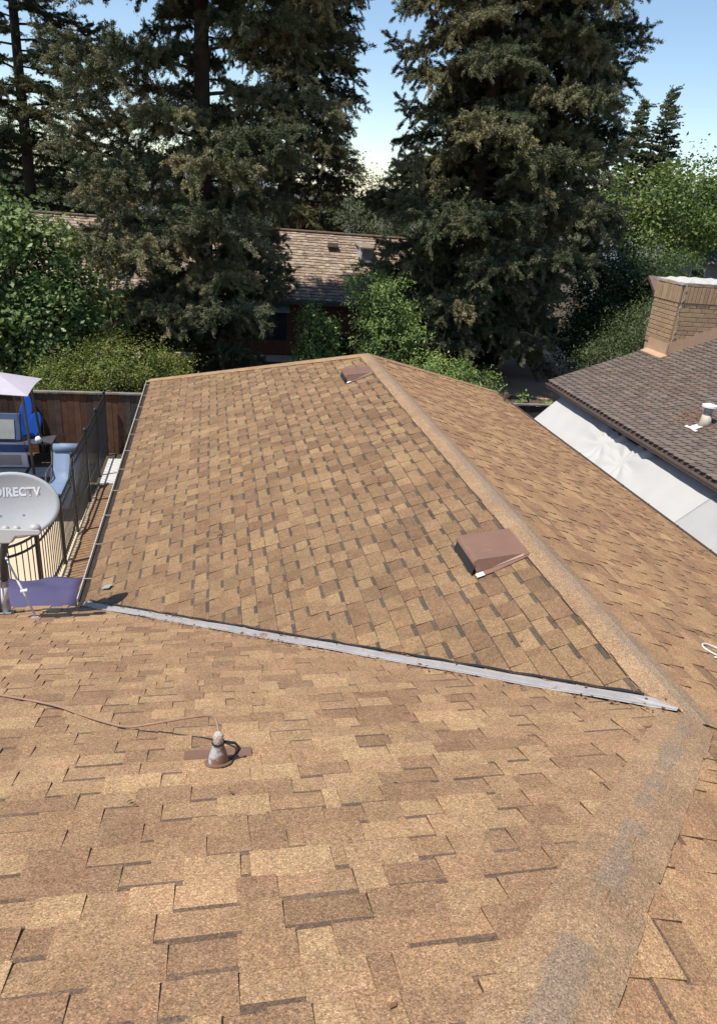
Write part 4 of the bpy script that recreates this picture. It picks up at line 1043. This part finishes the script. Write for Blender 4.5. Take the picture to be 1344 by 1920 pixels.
PG = [(.09, .145, .04), (.16, .24, .065), (.24, .32, .09), (.32, .38, .125)]
leafy('peach_tree', 'slim young peach tree with drooping leaves in front of the red wall', 'tree', .95, 21.2, [((.75, 21.2, 2.1), (.42, .4, .95)), ((1.25, 21.2, 1.8), (.40, .4, 1.0)), ((.9, 21.2, 1.0), (.8, .6, .55))], 5500, .12, PG, 203, 3, .16, 40, drop=.55, asp=.30)
leafy('peach_tree', 'fuller bright green peach tree rising above the peak of the wing', 'tree', 3.0, 20.8, [((2.5, 20.8, 3.5), (.75, .6, .75)), ((3.2, 20.8, 3.0), (.85, .7, 1.1)), ((3.0, 20.8, 1.9), (.95, .8, 1.1)), ((4.0, 20.8, 2.2), (.7, .6, .5)), ((3.2, 20.7, .9), (1.2, .9, .6))], 13000, .125, PG, 204, 4, .17, 45, drop=.55, asp=.30)
leafy('hedge_shrub', 'low bright green shrub behind the right hip of the wing', 'bush', 4.9, 18.2, [((4.6, 18.2, 1.5), (.8, .7, .55)), ((5.5, 18.0, 1.15), (.75, .7, .55)), ((3.9, 18.5, 1.6), (.6, .6, .5))], 6500, .085, PG, 205, 4, .16, 40, asp=.45)
leafy('oleander_bush', 'tall grey green oleander beside the chimney', 'bush', 11.0, 19.4, [((11.4, 19.2, 2.7), (1.1, 1.0, 1.2)), ((10.2, 18.8, 1.9), (1.1, 1.0, 1.0)), ((12.3, 19.8, 3.0), (1.1, 1.0, 1.0)), ((11.0, 18.8, 1.2), (1.5, 1.1, .9))], 20000, .11, [(.045, .065, .022), (.07, .10, .035), (.11, .14, .055), (.16, .18, .085)], 206, 6, .26, 40, drop=-.5, asp=.24)
leafy('dark_evergreen_bush', 'dense dark evergreen bush between the redwood and the oleander', 'bush', 13.6, 25.5, [((13.3, 25.2, 3.2), (1.7, 1.4, 2.2)), ((14.6, 25.6, 2.8), (1.5, 1.3, 1.9)), ((12.4, 24.6, 1.8), (1.3, 1.1, 1.4))], 34000, .13, [(.022, .038, .014), (.035, .06, .02), (.055, .085, .028)], 207, 5, .26, 60, shell=.2)
leafy('weed_plant', 'small leafy weed poking above the right end of the board fence', 'plant', 6.4, 15.6, [((5.95, 15.6, 1.45), (.16, .16, .22)), ((6.75, 15.6, 1.30), (.24, .16, .12))], 260, .10, PG, 208, 2, .10, 13, asp=.6, crown='foliage', trunk='stem')
MG = [(.065, .10, .026), (.10, .145, .036), (.145, .19, .048), (.19, .23, .065)]
leafy('maple_tree', 'yellow green maple in front of the distant grey house', 'tree', 23.4, 40, [((22.0, 40, 7.4), (2.2, 2.2, 1.9)), ((24.3, 40, 7.0), (2.4, 2.2, 2.2)), ((20.6, 40, 6.0), (1.7, 1.8, 1.7)), ((26.0, 40.5, 5.6), (1.8, 2, 1.6)), ((22.5, 39.5, 5.4), (1.8, 1.8, 1.2))], 11000, .20, MG, 209, 4, .50, 60, bark='bark_light', asp=.7)
leafy('maple_tree', 'second yellow green maple standing further right behind the chimney', 'tree', 29.5, 44, [((28.6, 44, 8.4), (1.9, 2, 1.8)), ((30.4, 44, 7.0), (2.2, 2, 2.2)), ((29.0, 44, 5.6), (2.0, 2, 1.4))], 7500, .22, MG, 210, 3, .52, 60, bark='bark_light', asp=.7)
leafy('dark_tree', 'dark green tree at the far right beyond the maples', 'tree', 31.2, 40, [((30.8, 40, 6.4), (1.7, 1.7, 2.6)), ((31.6, 40, 4.0), (2.2, 2, 2.0))], 8000, .20, [(.035, .06, .022), (.055, .085, .03), (.085, .115, .04)], 211, 3, .36, 36)
leafy('round_shrub', 'clipped light green shrub below the grey house', 'bush', 22.2, 36, [((21.6, 36, 3.9), (1.3, 1.2, 1.0)), ((23.4, 36, 3.7), (1.6, 1.2, 1.2)), ((22.4, 36, 2.2), (2.4, 1.6, 1.6))], 8500, .13, [(.06, .09, .025), (.09, .13, .035), (.13, .17, .05)], 212, 5, .28, 40)
leafy('block_hedge', 'small block-clipped hedge against the red wall', 'hedge', 2.75, 26.3, [((2.75, 26.3, .55), (.36, .3, .45)), ((2.75, 26.3, .85), (.36, .3, .3))], 2400, .05, [(.04, .055, .016), (.06, .08, .022)], 213, 2, .09, 30, crown='foliage', trunk='stem')
BGC = [(.03, .05, .016), (.05, .08, .022), (.08, .115, .03), (.12, .15, .04)]
rt = random.Random(71)
BGL = ['rounded dark green tree far behind the layered conifer', 'wide green tree far behind the fig tree', 'green tree far behind the bare redwood trunk', 'low green tree filling the bottom of the gap between the redwoods', 'dark tree far behind the broad redwood', 'green tree far behind the oleander redwood', 'hazy green tree far behind the maple', 'green tree beyond the distant conifers', 'dark green tree behind the grey house']
for k, (x, y, h, r) in enumerate(((-17, 52, 9.0, 4.4), (-11.5, 46, 8.3, 3.8), (-3.5, 45, 9.6, 4.2), (6.6, 47, 7.2, 3.8), (14, 50, 9.0, 4.2), (20.5, 52, 8.6, 3.8), (32, 62, 8.0, 4.4), (52, 80, 9.5, 6), (38, 54, 8.4, 4.2))):
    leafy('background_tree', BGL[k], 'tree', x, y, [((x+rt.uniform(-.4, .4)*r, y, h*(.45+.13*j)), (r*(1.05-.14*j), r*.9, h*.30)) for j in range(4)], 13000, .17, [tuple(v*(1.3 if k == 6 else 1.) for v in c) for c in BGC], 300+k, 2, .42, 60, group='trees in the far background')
